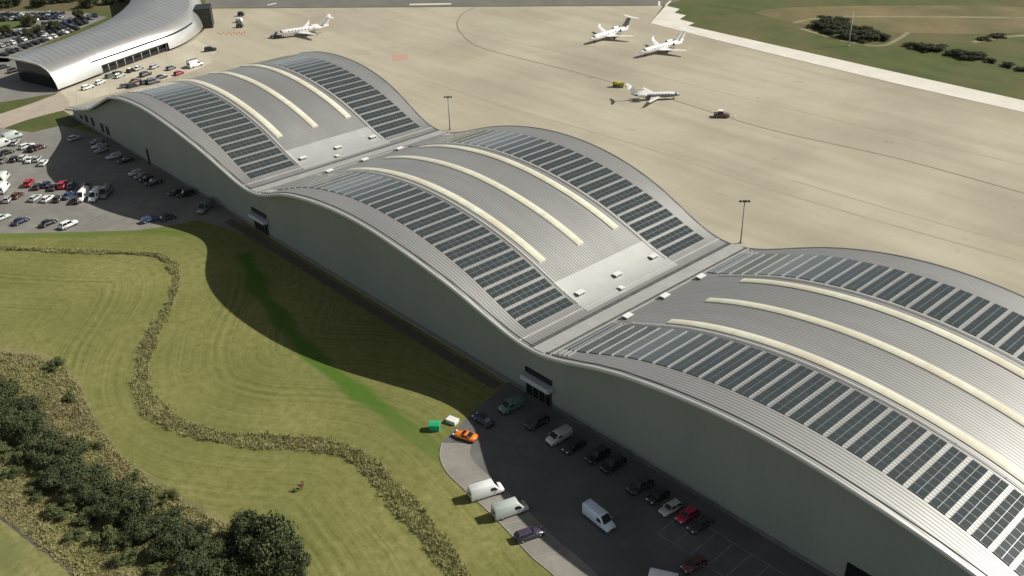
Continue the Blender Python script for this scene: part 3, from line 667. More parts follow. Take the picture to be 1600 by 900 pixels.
car_px('saloon', 'dark', (1112, 808), (1076, 830), 'dark saloon parked just right of the red hatchback by the wall', .6, group=G1)
car_px('van', 'white', (1018, 905), (1072, 917), 'white van cut off by the bottom edge of the photo', 1., group='vehicles driving through the front car park')
car_px('saloon', 'black', (915, 685), (878, 708), 'black saloon nose out between the silver-grey small van and the large black car', .6, group=G1)
car_px('hatch', 'black', (1046, 764), (1010, 786), 'black hatchback between the dark grey off-road car and the silver hatchback', .6, group=G1)
car_px('hatch', 'brown', (1100, 874), (1068, 890), 'dull red hatchback in the shade above the cut-off white van', .6, group=G1)

G2 = 'vehicles in the west car park'
def nose_row(L__, dirpx, g=G2):
    for (t, c, u, v, lab) in L__:
        q = at(u, v, .6); a = heading(*dirpx)
        vehicle(t, c, q, a, lab, group=g)
fr = ((13, 354), (46, 340))
nose_row([('estate', 'sage', 2, 340, 'pale green-white estate car at the left edge of the front row by the lawn'),
          ('saloon', 'navy', 32, 345, 'navy blue saloon in the front row by the lawn, left of a black one'),
          ('saloon', 'black', 75, 348, 'black saloon in the front row by the lawn between a navy and a white car'),
          ('suv', 'white', 107, 351, 'white car at the right end of the sunny front row by the lawn')], fr)
md = ((60, 316), (78, 303))
nose_row([('hatch', 'brown', 27, 305, 'dark brown hatchback in the middle row of the sunny car park'),
          ('hatch', 'sage', 55, 309, 'pale green hatchback in the middle row next to a white one'),
          ('hatch', 'white', 74, 310, 'white hatchback in the middle row right of a pale green one'),
          ('hatch', 'dark', 92, 310, 'charcoal hatchback in the middle row between a white and a blue car'),
          ('saloon', 'blue', 107, 305, 'blue saloon in the middle row left of the pair of white vans')], md)
vd = ((150, 294), (126, 320))
nose_row([('van', 'white', 130, 307, 'white minibus, left one of a side by side pair facing the lawn'),
          ('van', 'white', 149, 307, 'white minibus, right one of a side by side pair facing the lawn'),
          ('van', 'grey', 166, 302, 'grey van half in the shadow edge right of the white minibus pair')], vd)
rd = ((25, 290), (62, 284))
nose_row([('van', 'white', 6, 295, 'white van at the left edge of the photo below the red cars'),
          ('van', 'pale', 6, 279, 'pale grey van at the left edge of the photo level with the red cars'),
          ('suv', 'red', 45, 286, 'bright red car in the sunny car park with a dark car on its right'),
          ('hatch', 'navy', 72, 288, 'navy hatchback between the two red cars'),
          ('suv', 'crimson', 98, 289, 'crimson car at the edge of the hangar shadow, right of a navy hatchback'),
          ('estate', 'brown', 132, 291, 'dark estate car hidden behind the white minibus pair')], ((90, 300), (104, 280)))
nose_row([('van', 'pale', 4, 226, 'pale van at the left edge beside the access road'),
          ('van', 'sage', 20, 214, 'pale green-grey van nearest the access road'),
          ('estate', 'white', 42, 228, 'white estate car in the upper row left of a dark red car'),
          ('hatch', 'brown', 62, 230, 'dark red hatchback at the right end of the upper sunny row'),
          ('saloon', 'black', 10, 238, 'black saloon at the left edge with a bright windscreen glint')], ((0, 236), (30, 226)))
u0 = [('hatch', 'dark', 22, 248), ('hatch', 'sage', 36, 246), ('saloon', 'white', 47, 249), ('hatch', 'silver', 58, 248), ('hatch', 'white', 68, 254)]
lab = ['dark hatchback at the left end of the row facing the red cars', 'pale green hatchback second from left in the row above the red cars', 'white saloon in the middle of the row above the red cars',
       'silver hatchback second from right in the row above the red cars', 'white hatchback right on the hangar shadow edge above the red cars']
for (t, c, u, v), l in zip(u0, lab): vehicle(t, c, at(u, v, .6), heading((60, 256), (75, 240)), l, group=G2)
car_px('hatch', 'silver', (106, 219), (126, 212), 'silver hatchback alone in the deep shadow near the low end of the hangar', .6, group=G2)
for t, c, u, v, l in [('saloon', 'grey', 3, 250, 'grey saloon at the left edge below the glinting black saloon'), ('estate', 'silver', 24, 222, 'silver estate between the pale vans and a white estate'),
                      ('hatch', 'silver', 12, 311, 'silver hatchback at the left end of the middle row'), ('suv', 'dark', 120, 312, 'charcoal off-road car squeezed left of the white minibus pair'),
                      ('hatch', 'dark', 58, 291, 'charcoal hatchback touching the right of the bright red car'), ('saloon', 'dark', 83, 292, 'charcoal saloon between the navy hatchback and the crimson car'),
                      ('hatch', 'teal', 112, 289, 'teal hatchback in shade just right of the crimson car'), ('suv', 'black', 50, 232, 'black off-road car squeezed between the white estate and a dark red car')]:
    vehicle(t, c, at(u, v, .6), heading((90, 300), (104, 280)), l, group=G2)
sh = [('hatch', 'grey', 152, 221, 'grey hatchback farthest in the row along the shaded wall'), ('saloon', 'silver', 155, 228, 'silver saloon second farthest in the row along the shaded wall'),
      ('hatch', 'grey', 158, 235, 'grey hatchback third farthest in the row along the shaded wall'), ('estate', 'silver', 178, 244, 'silver estate with bright bonnet in the row along the shaded wall'),
      ('saloon', 'black', 196, 250, 'black saloon beside the bright silver estate by the shaded wall'),
      ('hatch', 'silver', 212, 270, 'silver hatchback left of a grey one near the dark service door'), ('hatch', 'grey', 221, 275, 'grey hatchback between a silver and a black car near the dark service door'),
      ('hatch', 'black', 229, 279, 'black hatchback near the dark service door, right of a grey one'), ('suv', 'dark', 240, 285, 'dark off-road car at the near end of the service door group'),
      ('saloon', 'black', 275, 300, 'black saloon in deep shade midway along the far bay'), ('suv', 'black', 290, 303, 'black off-road car in deep shade right of a black saloon')]
for t, c, u, v, l in sh: vehicle(t, c, at(u, v, .6), heading((195, 246), (165, 253)), l, group='cars along the shaded far bay')
car_px('van', 'grey', (330, 316), (312, 330), 'grey van parked against the shaded wall by the first valley', 1., group='cars along the shaded far bay')
car_px('estate', 'blue', (222, 346), (246, 339), 'blue and silver estate at the right corner of the west car park', .6, group=G2)
car_px('hatch', 'dark', (250, 343), (274, 336), 'dark hatchback in shade just right of the blue estate', .6, group=G2)

# far car park beyond the terminal: small in the picture, one mesh each
far_cols = ['black', 'dark', 'black', 'navy', 'dark', 'grey', 'dark', 'black', 'grey', 'dark', 'silver', 'black', 'white', 'dark']
FR = [('car row directly behind the silver terminal', (8, 86), (118, 46), 13), ('second row behind the terminal', (2, 73), (132, 37), 17), ('third row behind the terminal', (4, 59), (140, 30), 15), ('fourth row behind the terminal', (70, 41), (150, 26), 9), ('row beside the car park lawn', (2, 32), (96, 28.5), 12),
      ('back row of the far car park', (2, 26), (96, 24), 12)]
ordn = ['1st', '2nd', '3rd', '4th', '5th', '6th', '7th', '8th', '9th', '10th', '11th', '12th', '13th', '14th', '15th', '16th', '17th']
CN = dict(black='black', dark='charcoal', navy='navy', grey='grey', silver='silver', white='white')
for rn, a, b, n in FR:
    A, B = at(*a), at(*b); ang = math.atan2(B.y-A.y, B.x-A.x)+math.pi/2
    for i in range(n):
        t = (i+random.uniform(-.15, .15))/(n-1); q = A.lerp(B, t); c = random.choice(far_cols); ty = random.choice(['hatch', 'saloon', 'suv', 'estate'])
        vehicle(ty, c, q, ang+random.uniform(-.06, .06)+(math.pi if random.random() < .5 else 0), f'{CN[c]} car {ordn[i]} from the left in the {rn}', 'car', 'cars in the far car park', False)
vehicle('van', 'white', at(51, 29, 1), R(20), 'white box-shaped van standing out among dark cars in the far car park', 'van', None, False)
# vehicles in the shade of the terminal's open end
for t, c, u, v, l in [('saloon', 'black', 6, 104, 'black saloon at the left edge under the open end of the terminal'), ('suv', 'dark', 22, 110, 'charcoal off-road car, middle of three under the open end of the terminal'),
                      ('hatch', 'silver', 44, 117, 'silver hatchback in the shade deepest under the open end of the terminal')]:
    vehicle(t, c, at(u, v, .6), heading((0, 120), (30, 112)), l, group='cars under the terminal end', detail=False)
# vehicles on the terminal forecourt
G3 = 'vehicles on the terminal forecourt'
FC = [('estate', 'white', (128, 139), (146, 133), 'white car on the forecourt at the near corner of the terminal'),
      ('saloon', 'silver', (208, 110), (224, 103), 'silver saloon parked under the terminal opening'), ('hatch', 'black', (200, 112), (208, 107), 'black hatchback left of the silver saloon by the terminal'),
      ('hatch', 'teal', (165, 121), (178, 115), 'teal hatchback first in the forecourt row by the terminal glazing'), ('hatch', 'dark', (176, 117), (190, 111), 'charcoal hatchback second in the forecourt row by the terminal glazing'),
      ('estate', 'sage', (180, 121), (193, 115), 'pale green estate in front of the forecourt row by the terminal'),
      ('hatch', 'grey', (190, 135), (202, 133), 'grey hatchback just above the far roof crest, leftmost'), ('hatch', 'dark', (202, 135), (214, 132), 'dark hatchback just above the far roof crest, with a grey one on its left'),
      ('hatch', 'black', (222, 130), (232, 127), 'black hatchback above the far roof crest, left in a row of three'), ('hatch', 'teal', (233, 126), (243, 124), 'teal hatchback above the far roof crest, middle of a row of three'),
      ('saloon', 'dark', (246, 122), (258, 118), 'dark saloon above the far roof crest, right in a row of three'), ('suv', 'grey', (234, 129), (246, 126), 'grey off-road car above the far roof crest beside a teal hatchback')]
for t, c, a, b, l in FC: car_px(t, c, a, b, l, .6, group=G3, detail=False)
for t, c, a, b, l in [('hatch', 'white', (150, 131), (162, 126), 'white hatchback on the pale forecourt, left of the teal hatchback'), ('saloon', 'brown', (206, 128), (217, 124), 'dark red saloon alone mid forecourt'),
                      ('hatch', 'grey', (262, 108), (272, 104), 'grey hatchback on the forecourt left of the white van'), ('hatch', 'silver', (236, 106), (246, 102), 'silver hatchback by the right half of the terminal opening'),
                      ('suv', 'dark', (222, 118), (233, 114), 'charcoal off-road car mid forecourt behind the row of three'), ('hatch', 'crimson', (274, 116), (285, 112), 'crimson hatchback in front of the white van on the forecourt')]: car_px(t, c, a, b, l, .6, group=G3, detail=False)
car_px('van', 'white', (292, 104), (318, 96), 'white van on the forecourt beside the start of the far roof skylights', 1., group=G3, detail=False)
car_px('van', 'purple', (296, 101), (312, 96), 'dark van close behind the white van on the forecourt', 1., group=G3, detail=False)
car_px('suv', 'black', (321, 78), (336, 76), 'black car alone on the pale apron near the glazed lobby', .7, group=G3, detail=False)

# ------------------------------------------------------------------ business jets
def jet(pos, rz, label, Ln=22., body=None, fin=None, belly=None, scale=1.):
    body = body or M['jet_white']; fin = fin or M['jet_white']
    T_ = thing('business_jet', label, 'jet', (pos[0], pos[1], .03), rz, 'business jets on the apron')
    k = Ln/22.; T_.scale = (k, k, k)
    r = 1.22; zc = 2.15; b = MB()
    stn = [(11, .08, -.35), (10.6, .38, -.28), (9.7, .72, -.12), (8.4, 1.02, 0), (6.6, 1.2, 0), (0, 1.22, 0), (-4, 1.2, .02), (-6.5, 1.02, .15), (-9, .6, .42), (-10.6, .25, .62), (-11, .08, .66)]
    n = 16
    def ringz(x, rr, dz): return [(x, rr*math.cos(t), zc+dz+rr*math.sin(t)) for t in [2*math.pi*i/n for i in range(n)]]
    b.loft([ringz(*s) for s in stn], 0, True, True)
    if belly: 
        for i in range(len(b.f)):
            zz = np.mean([b.v[j][2] for j in b.f[i]]); b.m[i] = 1 if zz < zc+.55 else 0
    fu = b.build('fuselage', [body, belly or body], T_)
    g_ = MB()
    for s in (-1, 1):
        g_.add([(9.65, s*.05, zc+.60), (8.9, s*.05, zc+1.0), (8.75, s*.62, zc+.82), (9.5, s*.60, zc+.42)], [(0, 1, 2, 3)])
        g_.add([(9.45, s*.66, zc+.38), (8.75, s*.68, zc+.78), (8.3, s*.96, zc+.45), (8.5, s*.99, zc+.2)], [(0, 1, 2, 3)])
    g_.build('cockpit_window', M['dark_glass'], T_)
    for s in (-1, 1):
        w_ = MB()
        def sec(xl, y, z, c, th): return [(xl, y, z), (xl-c*.3, y, z+th), (xl-c, y, z), (xl-c*.3, y, z-th*.6)]
        w_.loft([sec(2.6, s*.8, 1.45, 4.6, .28), sec(.4, s*4, 1.7, 3.0, .17), sec(-3.4, s*9.8, 2.15, 1.25, .07)], 0, True)
        w_.loft([sec(-3.4, s*9.8, 2.15, 1.25, .07), sec(-4.3, s*10.1, 3.1, .7, .04)], 0, True)
        w_.build('wing', fin if fin is not M['jet_navy'] else body, T_)
        e = MB(); y = s*2.05; z = 2.75
        rg = lambda x, rr: [(x, y+rr*math.cos(t), z+rr*math.sin(t)) for t in [2*math.pi*i/12 for i in range(12)]]
        e.loft([rg(-4.0, .58), rg(-4.3, .70), rg(-6.2, .68), rg(-8.0, .42)], 0, False, True); e.loft([rg(-4.3, .56), rg(-4.32, .02)], 1, False); e.loft([rg(-7.9, .38), rg(-7.6, .02)], 1, False)
        e.box(-7.0, -4.8, min(s*1.0, y), max(s*1.0, y), z-.12, z+.06, 0)
        e.build('engine', [body, M['trim']], T_)
        t_ = MB(); t_.loft([sec(-10.3, s*.1, 6.35, 2.0, .12), sec(-11.8, s*4.0, 6.3, 1.0, .05)], 0, True); t_.build('tailplane', body, T_)
        cw = MB()
        for i in range(7):
            x = 5.6-i*1.35; cw.add([(x, s*1.19, zc+.25), (x+.5, s*1.19, zc+.25), (x+.5, s*1.09, zc+.62), (x, s*1.09, zc+.62)], [(0, 1, 2, 3)])
        cw.v = [(q[0], q[1]*1.012, q[2]) for q in cw.v]; cw.build('cabin_windows', M['dark_glass'], T_)
        lg = MB(); lg.tube((-.9, s*1.9, 1.5), (-.9, s*1.9, .45), .12, n=6); lg.tube((-.9, s*1.65, .42), (-.9, s*2.15, .42), .42, n=12, mi=1); lg.build('landing_gear', [M['steel'], M['tyre']], T_)
    f_ = MB(); f_.loft([[(-6.6, -.16, 3.0), (-8.6, -.2, 3.0), (-10.6, -.05, 3.0), (-10.6, .05, 3.0), (-8.6, .2, 3.0), (-6.6, .16, 3.0)], [(-9.9, -.1, 6.35), (-10.8, -.13, 6.35), (-12.2, -.03, 6.35), (-12.2, .03, 6.35), (-10.8, .13, 6.35), (-9.9, .1, 6.35)]], 0, True)
    f_.build('tail_fin', fin, T_)
    lg = MB(); lg.tube((8.2, 0, 1.4), (8.2, 0, .35), .1, n=6); lg.tube((8.2, -.25, .3), (8.2, .25, .3), .3, n=10, mi=1); lg.build('landing_gear', [M['steel'], M['tyre']], T_)
    return T_
def jet_px(nose, tail_, Ln, label, z=2.3, **kw):
    A, B = at(*nose, z), at(*tail_, z); return jet((A+B)/2, math.atan2(A.y-B.y, A.x-B.x), label, Ln, **kw)
jet_px((446, 50), (500, 43), 22, 'white business jet with tall white tail standing apart near the terminal')
jet_px((926, 59), (978, 44), 22, 'white business jet with a grey tail fin, left of two parked side by side', fin=M['jet_navy'])
jet_px((1008, 79), (1060, 66), 22, 'white business jet by the pale apron edge, right of two parked side by side', fin=M['jet_white'])
jet_px((1057, 144), (991, 146), 16.5, 'smaller dark grey and white jet mid-apron with a yellow truck beside it', belly=M['jet_grey'])

# ------------------------------------------------------------------ apron vehicles and equipment
def truck(pos, rz, label, c1, c2, name='fuel_truck', cat='truck'):
    T_ = thing(name, label, cat, (pos[0], pos[1], .03), rz)
    b = MB(); b.box(-2.6, 1.0, -.95, .95, .55, .75); b.build('chassis', M['trim'], T_)
    t_ = MB(); rg = lambda x, k: [(x, 1.0*k*math.cos(t), 1.6+.85*k*math.sin(t)) for t in [2*math.pi*i/14 for i in range(14)]]
    t_.loft([rg(-2.7, .8), rg(-2.5, 1), rg(.8, 1), rg(1.0, .8)], 0, True, True); t_.build('tank', c1, T_)
    cab = MB(); cab.loft([[(1.15, -1, .5), (1.15, 1, .5), (1.15, .95, 2.3), (1.15, -.95, 2.3)], [(2.5, -1, .5), (2.5, 1, .5), (2.3, .9, 2.25), (2.3, -.9, 2.25)], [(2.9, -.95, .5), (2.9, .95, .5), (2.85, .92, 1.3), (2.85, -.92, 1.3)]], 0, True); cab.build('cab', c2, T_)
    g_ = MB(); g_.add([(2.90, -.85, 1.38), (2.90, .85, 1.38), (2.42, .8, 2.15), (2.42, -.8, 2.15)], [(0, 1, 2, 3)]); g_.build('windscreen', M['glass'], T_)
    for x in (-1.8, 2.0):
        for s in (-1, 1):
            wo = link('wheel', WH[.45][0], T_, (x, s*.85, .45)); link('rim', WH[.45][1], wo)
    return T_
q = at(966, 136, 0); ft = truck(q, R(35), 'yellow fuel truck beside the smaller dark jet', M['yellow_paint'], M['yellow_paint']); ft.scale = (.72, .72, .78)
def tug(pos, rz, label, c, c2):
    T_ = thing('aircraft_tug', label, 'tug', (pos[0], pos[1], .03), rz)
    b = MB(); b.loft([[(-2.4, -1.1, .4), (-2.4, 1.1, .4), (-2.4, 1.05, 1.25), (-2.4, -1.05, 1.25)], [(.6, -1.1, .4), (.6, 1.1, .4), (.6, 1.05, 1.3), (.6, -1.05, 1.3)], [(2.5, -1.0, .4), (2.5, 1.0, .4), (2.45, .95, .95), (2.45, -.95, .95)]], 0, True); b.build('body', c, T_)
    cb = MB(); cb.loft([[(-1.2, -.9, 1.28), (.7, -.9, 1.28), (.7, .9, 1.28), (-1.2, .9, 1.28)], [(-1.0, -.75, 2.15), (.35, -.75, 2.15), (.35, .75, 2.15), (-1.0, .75, 2.15)]], 0, True); cb.build('cab_glass', M['glass'], T_)
    rf = MB(); rf.box(-1.08, .45, -.82, .82, 2.15, 2.25); rf.build('cab_roof', c2, T_)
    for x in (-1.6, 1.6):
        for s in (-1, 1):
            wo = link('wheel', WH[.45][0], T_, (x, s*.98, .45)); link('rim', WH[.45][1], wo)
    bar = MB(); bar.tube((2.5, 0, .5), (4.6, 0, .45), .09, n=6); bar.tube((4.5, -.35, .45), (4.5, .35, .45), .09, n=6); bar.build('tow_bar', M['fascia'], T_)
    return T_
q = at(1127, 183); tug(q, heading((1115, 182), (1145, 183)), 'dark red tug with white cab roof alone on the open apron', paint('brown'), M['white_box'])
q = at(432, 59); tug(q, heading((446, 58), (420, 60)), 'black tug in front of the white jet near the terminal', paint('black'), paint('dark'))
def cart(pos, rz, label, m):
    T_ = thing('ground_power_cart', label, 'cart', (pos[0], pos[1], .03), rz, 'power carts beyond the terminal')
    b = MB(); b.box(-1.4, 1.4, -.85, .85, .5, 1.1); b.loft([[(-1.3, -.8, 1.1), (1.3, -.8, 1.1), (1.3, .8, 1.1), (-1.3, .8, 1.1)], [(-1.1, -.65, 1.9), (1.0, -.65, 1.9), (1.0, .65, 1.9), (-1.1, .65, 1.9)]], 0, True); b.build('body', m, T_)
    p_ = MB(); p_.box(-.8, .7, -.86, -.81, .6, 1.0); p_.build('panel', M['dark_frame'], T_)
    for x in (-.9, .9):
        for s in (-1, 1): link('wheel', WH[.32][0], T_, (x, s*.8, .33))
for (u, v), l, m in zip([(377, 25), (374, 35), (375, 43)], ['dark power cart, farthest of three beyond the terminal', 'white power cart between two dark ones beyond the terminal', 'dark power cart, nearest of three beyond the terminal'], [paint('dark'), M['white_box'], paint('black')]):
    cart(at(u, v), heading((360, 36), (390, 36)), l, m)
cone = MB(); cone.tube((0, 0, .06), (0, 0, .95), .3, .06, n=8); cone.box(-.38, .38, -.38, .38, 0, .06); 
cm = cone.mesh('traffic_cone', mat('cone_paint', (.70, .32, .16), rough=.6))
for i in range(11):
    o = link('traffic_cone', cm, None, at(342+i*4.1, 52-.1*i+(2 if i % 2 else 0)) + Vector((0, 0, .02)))
    tag(o, 'small orange traffic cone in the dotted row beyond the terminal', 'cone', 'traffic cones in a row on the apron')

# ------------------------------------------------------------------ floodlight masts
def mast(pos, H, label, group=None, heads=True):
    T_ = thing('floodlight_mast', label, 'lamp post', (pos[0], pos[1], 0), heading((1100, 300), (1200, 300)), group)
    p_ = MB(); p_.tube((0, 0, 0), (0, 0, H), .17, .10, n=8); p_.tube((0, 0, 0), (0, 0, .5), .3, .3, n=8); p_.build('pole', M['steel'], T_)
    if heads:
        a = MB(); a.box(-1.0, 1.0, -.06, .06, H-.1, H+.02); a.build('cross_arm', M['steel'], T_)
        for x in (-1.0, -.25, .3, 1.0):
            h_ = MB(); h_.loft([[(x-.28, -.3, H-.25), (x+.28, -.3, H-.25), (x+.28, .3, H-.35), (x-.28, .3, H-.35)], [(x-.2, -.2, H+.15), (x+.2, -.2, H+.15), (x+.2, .2, H+.1), (x-.2, .2, H+.1)]], 0, True); h_.build('lamp_head', M['dark_frame'], T_)
    return T_
mast((190.7, 79.1), 11.2, 'grey floodlight mast behind the valley before the nearest roof wave', 'floodlight masts behind the hangar')
mast((81.2, 79.7), 10.8, 'grey floodlight mast behind the valley between the far and middle roof waves', 'floodlight masts behind the hangar')
q = at(1326, 72); mp = MB(); mp.tube((0, 0, 0), (0, 0, 12.8), .2, .12, n=7); mp.tube((0, 0, 0), (0, 0, .4), .4, .4, n=7)
tag(mp.build('mast', mat('pale_mast', (.5, .5, .42), rough=.6), None, (q.x, q.y, 0)), 'thin pale mast in front of the dark scrub in the far field', 'mast')

# ------------------------------------------------------------------ small things by the orange car
q = at(680, 671); bx = MB()
bx.loft([[(-1.1, -.8, 0), (1.1, -.8, 0), (1.1, .8, 0), (-1.1, .8, 0)], [(-1.25, -.95, 1.55), (1.25, -.95, 1.55), (1.25, .95, 1.55), (-1.25, .95, 1.55)]], 0, True)
sk = thing('green_bin', 'bright green wheeled bin on the grass left of the orange sports car', 'bin', (q.x, q.y, .02), R(40))
sk.scale = (.78, .78, .85); bx.build('body', M['green_plastic'], sk)
ld = MB(); ld.loft([[(-1.32, -1.02, 1.56), (1.32, -1.02, 1.56), (1.32, 1.02, 1.56), (-1.32, 1.02, 1.56)], [(-1.2, -.3, 2.0), (1.2, -.3, 2.0), (1.2, .5, 2.0), (-1.2, .5, 2.0)]], 0, True); ld.build('lid', M['green_plastic'], sk)
q = at(707, 660); cb = thing('white_cabinet', 'pale grey utility cabinet on the grass between the green bin and the dark blue car', 'cabinet', (q.x, q.y, .02), R(15))
cb.scale = (.85, .85, .6); b = MB(); b.box(-1.2, 1.2, -.8, .8, 0, 1.2); b.build('body', M['white_box'], cb)
b = MB(); b.loft([[(-1.3, -.9, 1.2), (1.3, -.9, 1.2), (1.3, .9, 1.2), (-1.3, .9, 1.2)], [(-1.2, -.8, 1.36), (1.2, -.8, 1.36), (1.2, .8, 1.36), (-1.2, .8, 1.36)]], 0, True); b.build('lid', M['white_box'], cb)
b = MB()
for x in (-.6, .6): b.box(x-.5, x+.5, -.83, -.802, .1, 1.1)
b.build('door', M['fascia'], cb)

# ------------------------------------------------------------------ vegetation
def crown_mesh(name, m, rx, ry, rz, n_leaf, size, lobes=14, seed=0, base=.18):
    rg = np.random.default_rng(seed); vs = []; fs = []
    C = []
    for i in range(lobes):
        a = rg.uniform(0, 2*math.pi); rr = rg.uniform(0, .98)**.6; z = rg.uniform(.08, .92)
        k = math.sqrt(max(.05, 1-(2*z-1)**2*.7))
        C.append((math.cos(a)*rr*rx*k*.8, math.sin(a)*rr*ry*k*.8, z*rz, rg.uniform(.20, .44)))
    for i in range(n_leaf):
        c = C[rg.integers(lobes)]; d = rg.normal(size=3); d /= np.linalg.norm(d); r_ = c[3]*rg.uniform(.35, 1.2)
        P = np.array(c[:3])+d*r_*np.array([rx, ry, rz*.62])
        if P[2] < base*rz*rg.uniform(.2, 1): continue
        nrm = d+rg.normal(size=3)*.55; nrm /= np.linalg.norm(nrm)
        t1 = np.cross(nrm, rg.normal(size=3)); t1 /= np.linalg.norm(t1); t2 = np.cross(nrm, t1); s = size*rg.uniform(.5, 1.3)
        o = len(vs); vs += [tuple(P+t1*s), tuple(P+t2*s*.6), tuple(P-t1*s), tuple(P-t2*s*.6)]; fs.append((o, o+1, o+2, o+3))
    me = bpy.data.meshes.new(name); me.from_pydata(vs, [], fs); me.materials.append(m); me.update(); return me
def trunk_mesh(H, r, limbs=5, seed=0):
    rg = random.Random(seed); mb = MB(); mb.tube((0, 0, 0), (.05*H, 0, H*.55), r, r*.55, n=7)
    for i in range(limbs):
        a = 2*math.pi*i/limbs+rg.uniform(-.4, .4); z = H*rg.uniform(.15, .5)
        mb.tube((.05*z, 0, z), (math.cos(a)*H*.32, math.sin(a)*H*.32, z+H*rg.uniform(.2, .4)), r*.45, r*.12, n=5)
    return mb.mesh('trunk', M['bark'])
CR_ = [crown_mesh('crown', M['leaf_dark'], 1, 1, 1, 13000, .046, 22, s) for s in (1, 2, 3)]
CM_ = [crown_mesh('crown', M['leaf_mid'], 1, 1, .9, 5200, .055, 14, s, .05) for s in (4, 5)]
CF_ = [crown_mesh('crown', M['leaf_far'], 1, 1, 1, 5000, .06, 16, s, .02) for s in (11, 12, 13)]
TR_ = [trunk_mesh(1, .05, 5, s) for s in (1, 2)]
def plant(name, label, cat, pos, rx, rz, crowns, k, group=None, ry=None):
    T_ = thing(name, label, cat, (pos[0], pos[1], 0), random.uniform(0, 6.28), group)
    ry = ry or rx*random.uniform(.75, 1.15); rz *= random.uniform(.85, 1.15)
    c = link('crown', crowns[k % len(crowns)], T_); c.scale = (rx, ry or rx, rz)
    t = link('trunk', TR_[k % 2], T_); t.scale = (rz*.9, rz*.9, rz*.9)
    return T_
HEDGE = [(-28, 606, 4.8, 4.4), (6, 618, 4.4, 4.6), (34, 640, 4.0, 4.4), (6, 655, 4.4, 4.4), (50, 668, 3.9, 4.2), (-25, 650, 4.6, 4.6), (78, 700, 4.2, 4.4), (108, 712, 3.9, 4.2), (98, 742, 3.8, 4), (140, 745, 4.3, 4.6), (126, 768, 3.6, 4),
         (172, 768, 3.6, 4.2), (182, 795, 3.6, 3.8), (214, 790, 3.8, 4.2), (232, 822, 3.7, 4), (258, 812, 3.4, 4), (280, 842, 3.6, 4), (306, 838, 3.2, 3.6), (320, 868, 3.5, 4), (352, 862, 3.4, 3.8), (350, 900, 3.8, 4), (300, 890, 3.2, 3.2),
         (385, 890, 3.6, 4.2), (255, 858, 2.8, 3), (205, 828, 2.6, 2.8)]
for i, (u, v, r_, h) in enumerate(HEDGE):
    q = at(u, v+8, h*.25); h *= .82; plant('hedge_bush', 'dense dark green bush in the winding hedge at lower left', 'bush', q, r_*1.0, h*1.1, CR_, i, 'dark bushes of the hedge')
q = at(424, 866, 2); plant('broadleaf_tree', 'largest dark tree at the lower right end of the hedge', 'tree', q, 5.2, 6.8, CR_, 1, ry=4.6)
q = at(458, 892, 1); plant('broadleaf_tree', 'lower tree at the extreme right tip of the hedge by the photo bottom', 'tree', q, 3.2, 5.2, CR_, 0)
q = at(392, 830, 2); plant('broadleaf_tree', 'smaller dark tree touching the left of the largest hedge tree', 'tree', q, 3.6, 5.4, CR_, 2)
LOW = [(45, 715, 3), (70, 745, 2.8), (100, 800, 3), (60, 775, 2.4), (140, 815, 2.6), (170, 845, 2.8), (120, 842, 2.2), (200, 872, 2.6), (240, 888, 2.4), (15, 708, 2.6), (20, 745, 2.2), (85, 575, 2.2), (112, 625, 1.8), (148, 700, 1.8), (210, 752, 1.8), (262, 780, 1.8)]
for i, (u, v, r_) in enumerate(LOW):
    plant('shrub', 'low olive green shrub in the rough grass beside the hedge', 'shrub', at(u, v), r_, r_*.75, CM_, i, 'low shrubs beside the hedge')
# scrub in the far field
k = 0
for (u, v, r_, h) in [(1280, 44, 5.5, 3.4), (1296, 42, 5.5, 3.8), (1312, 46, 6, 3.6), (1330, 50, 6, 3.8), (1348, 54, 6, 3.6), (1364, 60, 5.5, 3.4), (1380, 62, 4.5, 3), (1300, 50, 5, 3.2), (1325, 58, 5, 3.2), (1350, 64, 5, 3), (1288, 34, 4, 3), (1314, 37, 4.5, 3)]:
    plant('scrub_bush', 'dark bush in the long scrub clump behind the thin pale mast', 'bush', at(u, v), r_, h*.7, CF_, k, 'bushes of the left scrub clump'); k += 1
for (u, v, r_, h) in [(1428, 74, 5, 3), (1446, 78, 5.5, 3.2), (1466, 78, 4.5, 2.6), (1492, 86, 4.5, 2.8), (1510, 90, 5, 2.8), (1530, 90, 4, 2.4), (1548, 97, 3.5, 2), (1575, 104, 3.5, 2), (1598, 110, 3.5, 2), (1540, 62, 4, 1.8), (1560, 58, 4, 1.8)]:
    plant('scrub_bush', 'dark bush in the straggling line of scrub at the right of the far field', 'bush', at(u, v), r_*.85, h*.65, CF_, k, 'bushes of the right scrub line'); k += 1
# trees round the far car park
for i, (u, v, r_, h) in enumerate([(48, 40, 4, 4.5), (12, 54, 3, 3.5), (66, 10, 5, 6), (142, 10, 5, 6), (90, 4, 4, 5), (28, 8, 4.5, 5), (8, 12, 4, 5), (170, 6, 4, 5), (44, 58, 3.2, 4), (62, 52, 3.2, 4), (84, 46, 2.8, 4), (124, 30, 3, 4), (112, 2, 4, 4), (190, 2, 3, 3.5), (-20, 45, 5, 5)]):
    plant('car_park_tree', 'dark tree round the far car park behind the silver terminal', 'tree', at(u, v), r_, h, CR_, i, 'trees round the far car park')
# red-leaved sapling on the mown lawn
q = at(472, 765); sp = thing('sapling', 'small rust-red sapling alone on the mown grass', 'sapling', (q.x, q.y, 0))
sp.scale = (.72, .72, .66); c = link('crown', crown_mesh('crown', M['rust_leaf'], .9, .9, 1.5, 420, .14, 7, 9, .0), sp, (0, 0, .8)); t = link('trunk', TR_[0], sp); t.scale = (1.6, 1.6, 1.9)

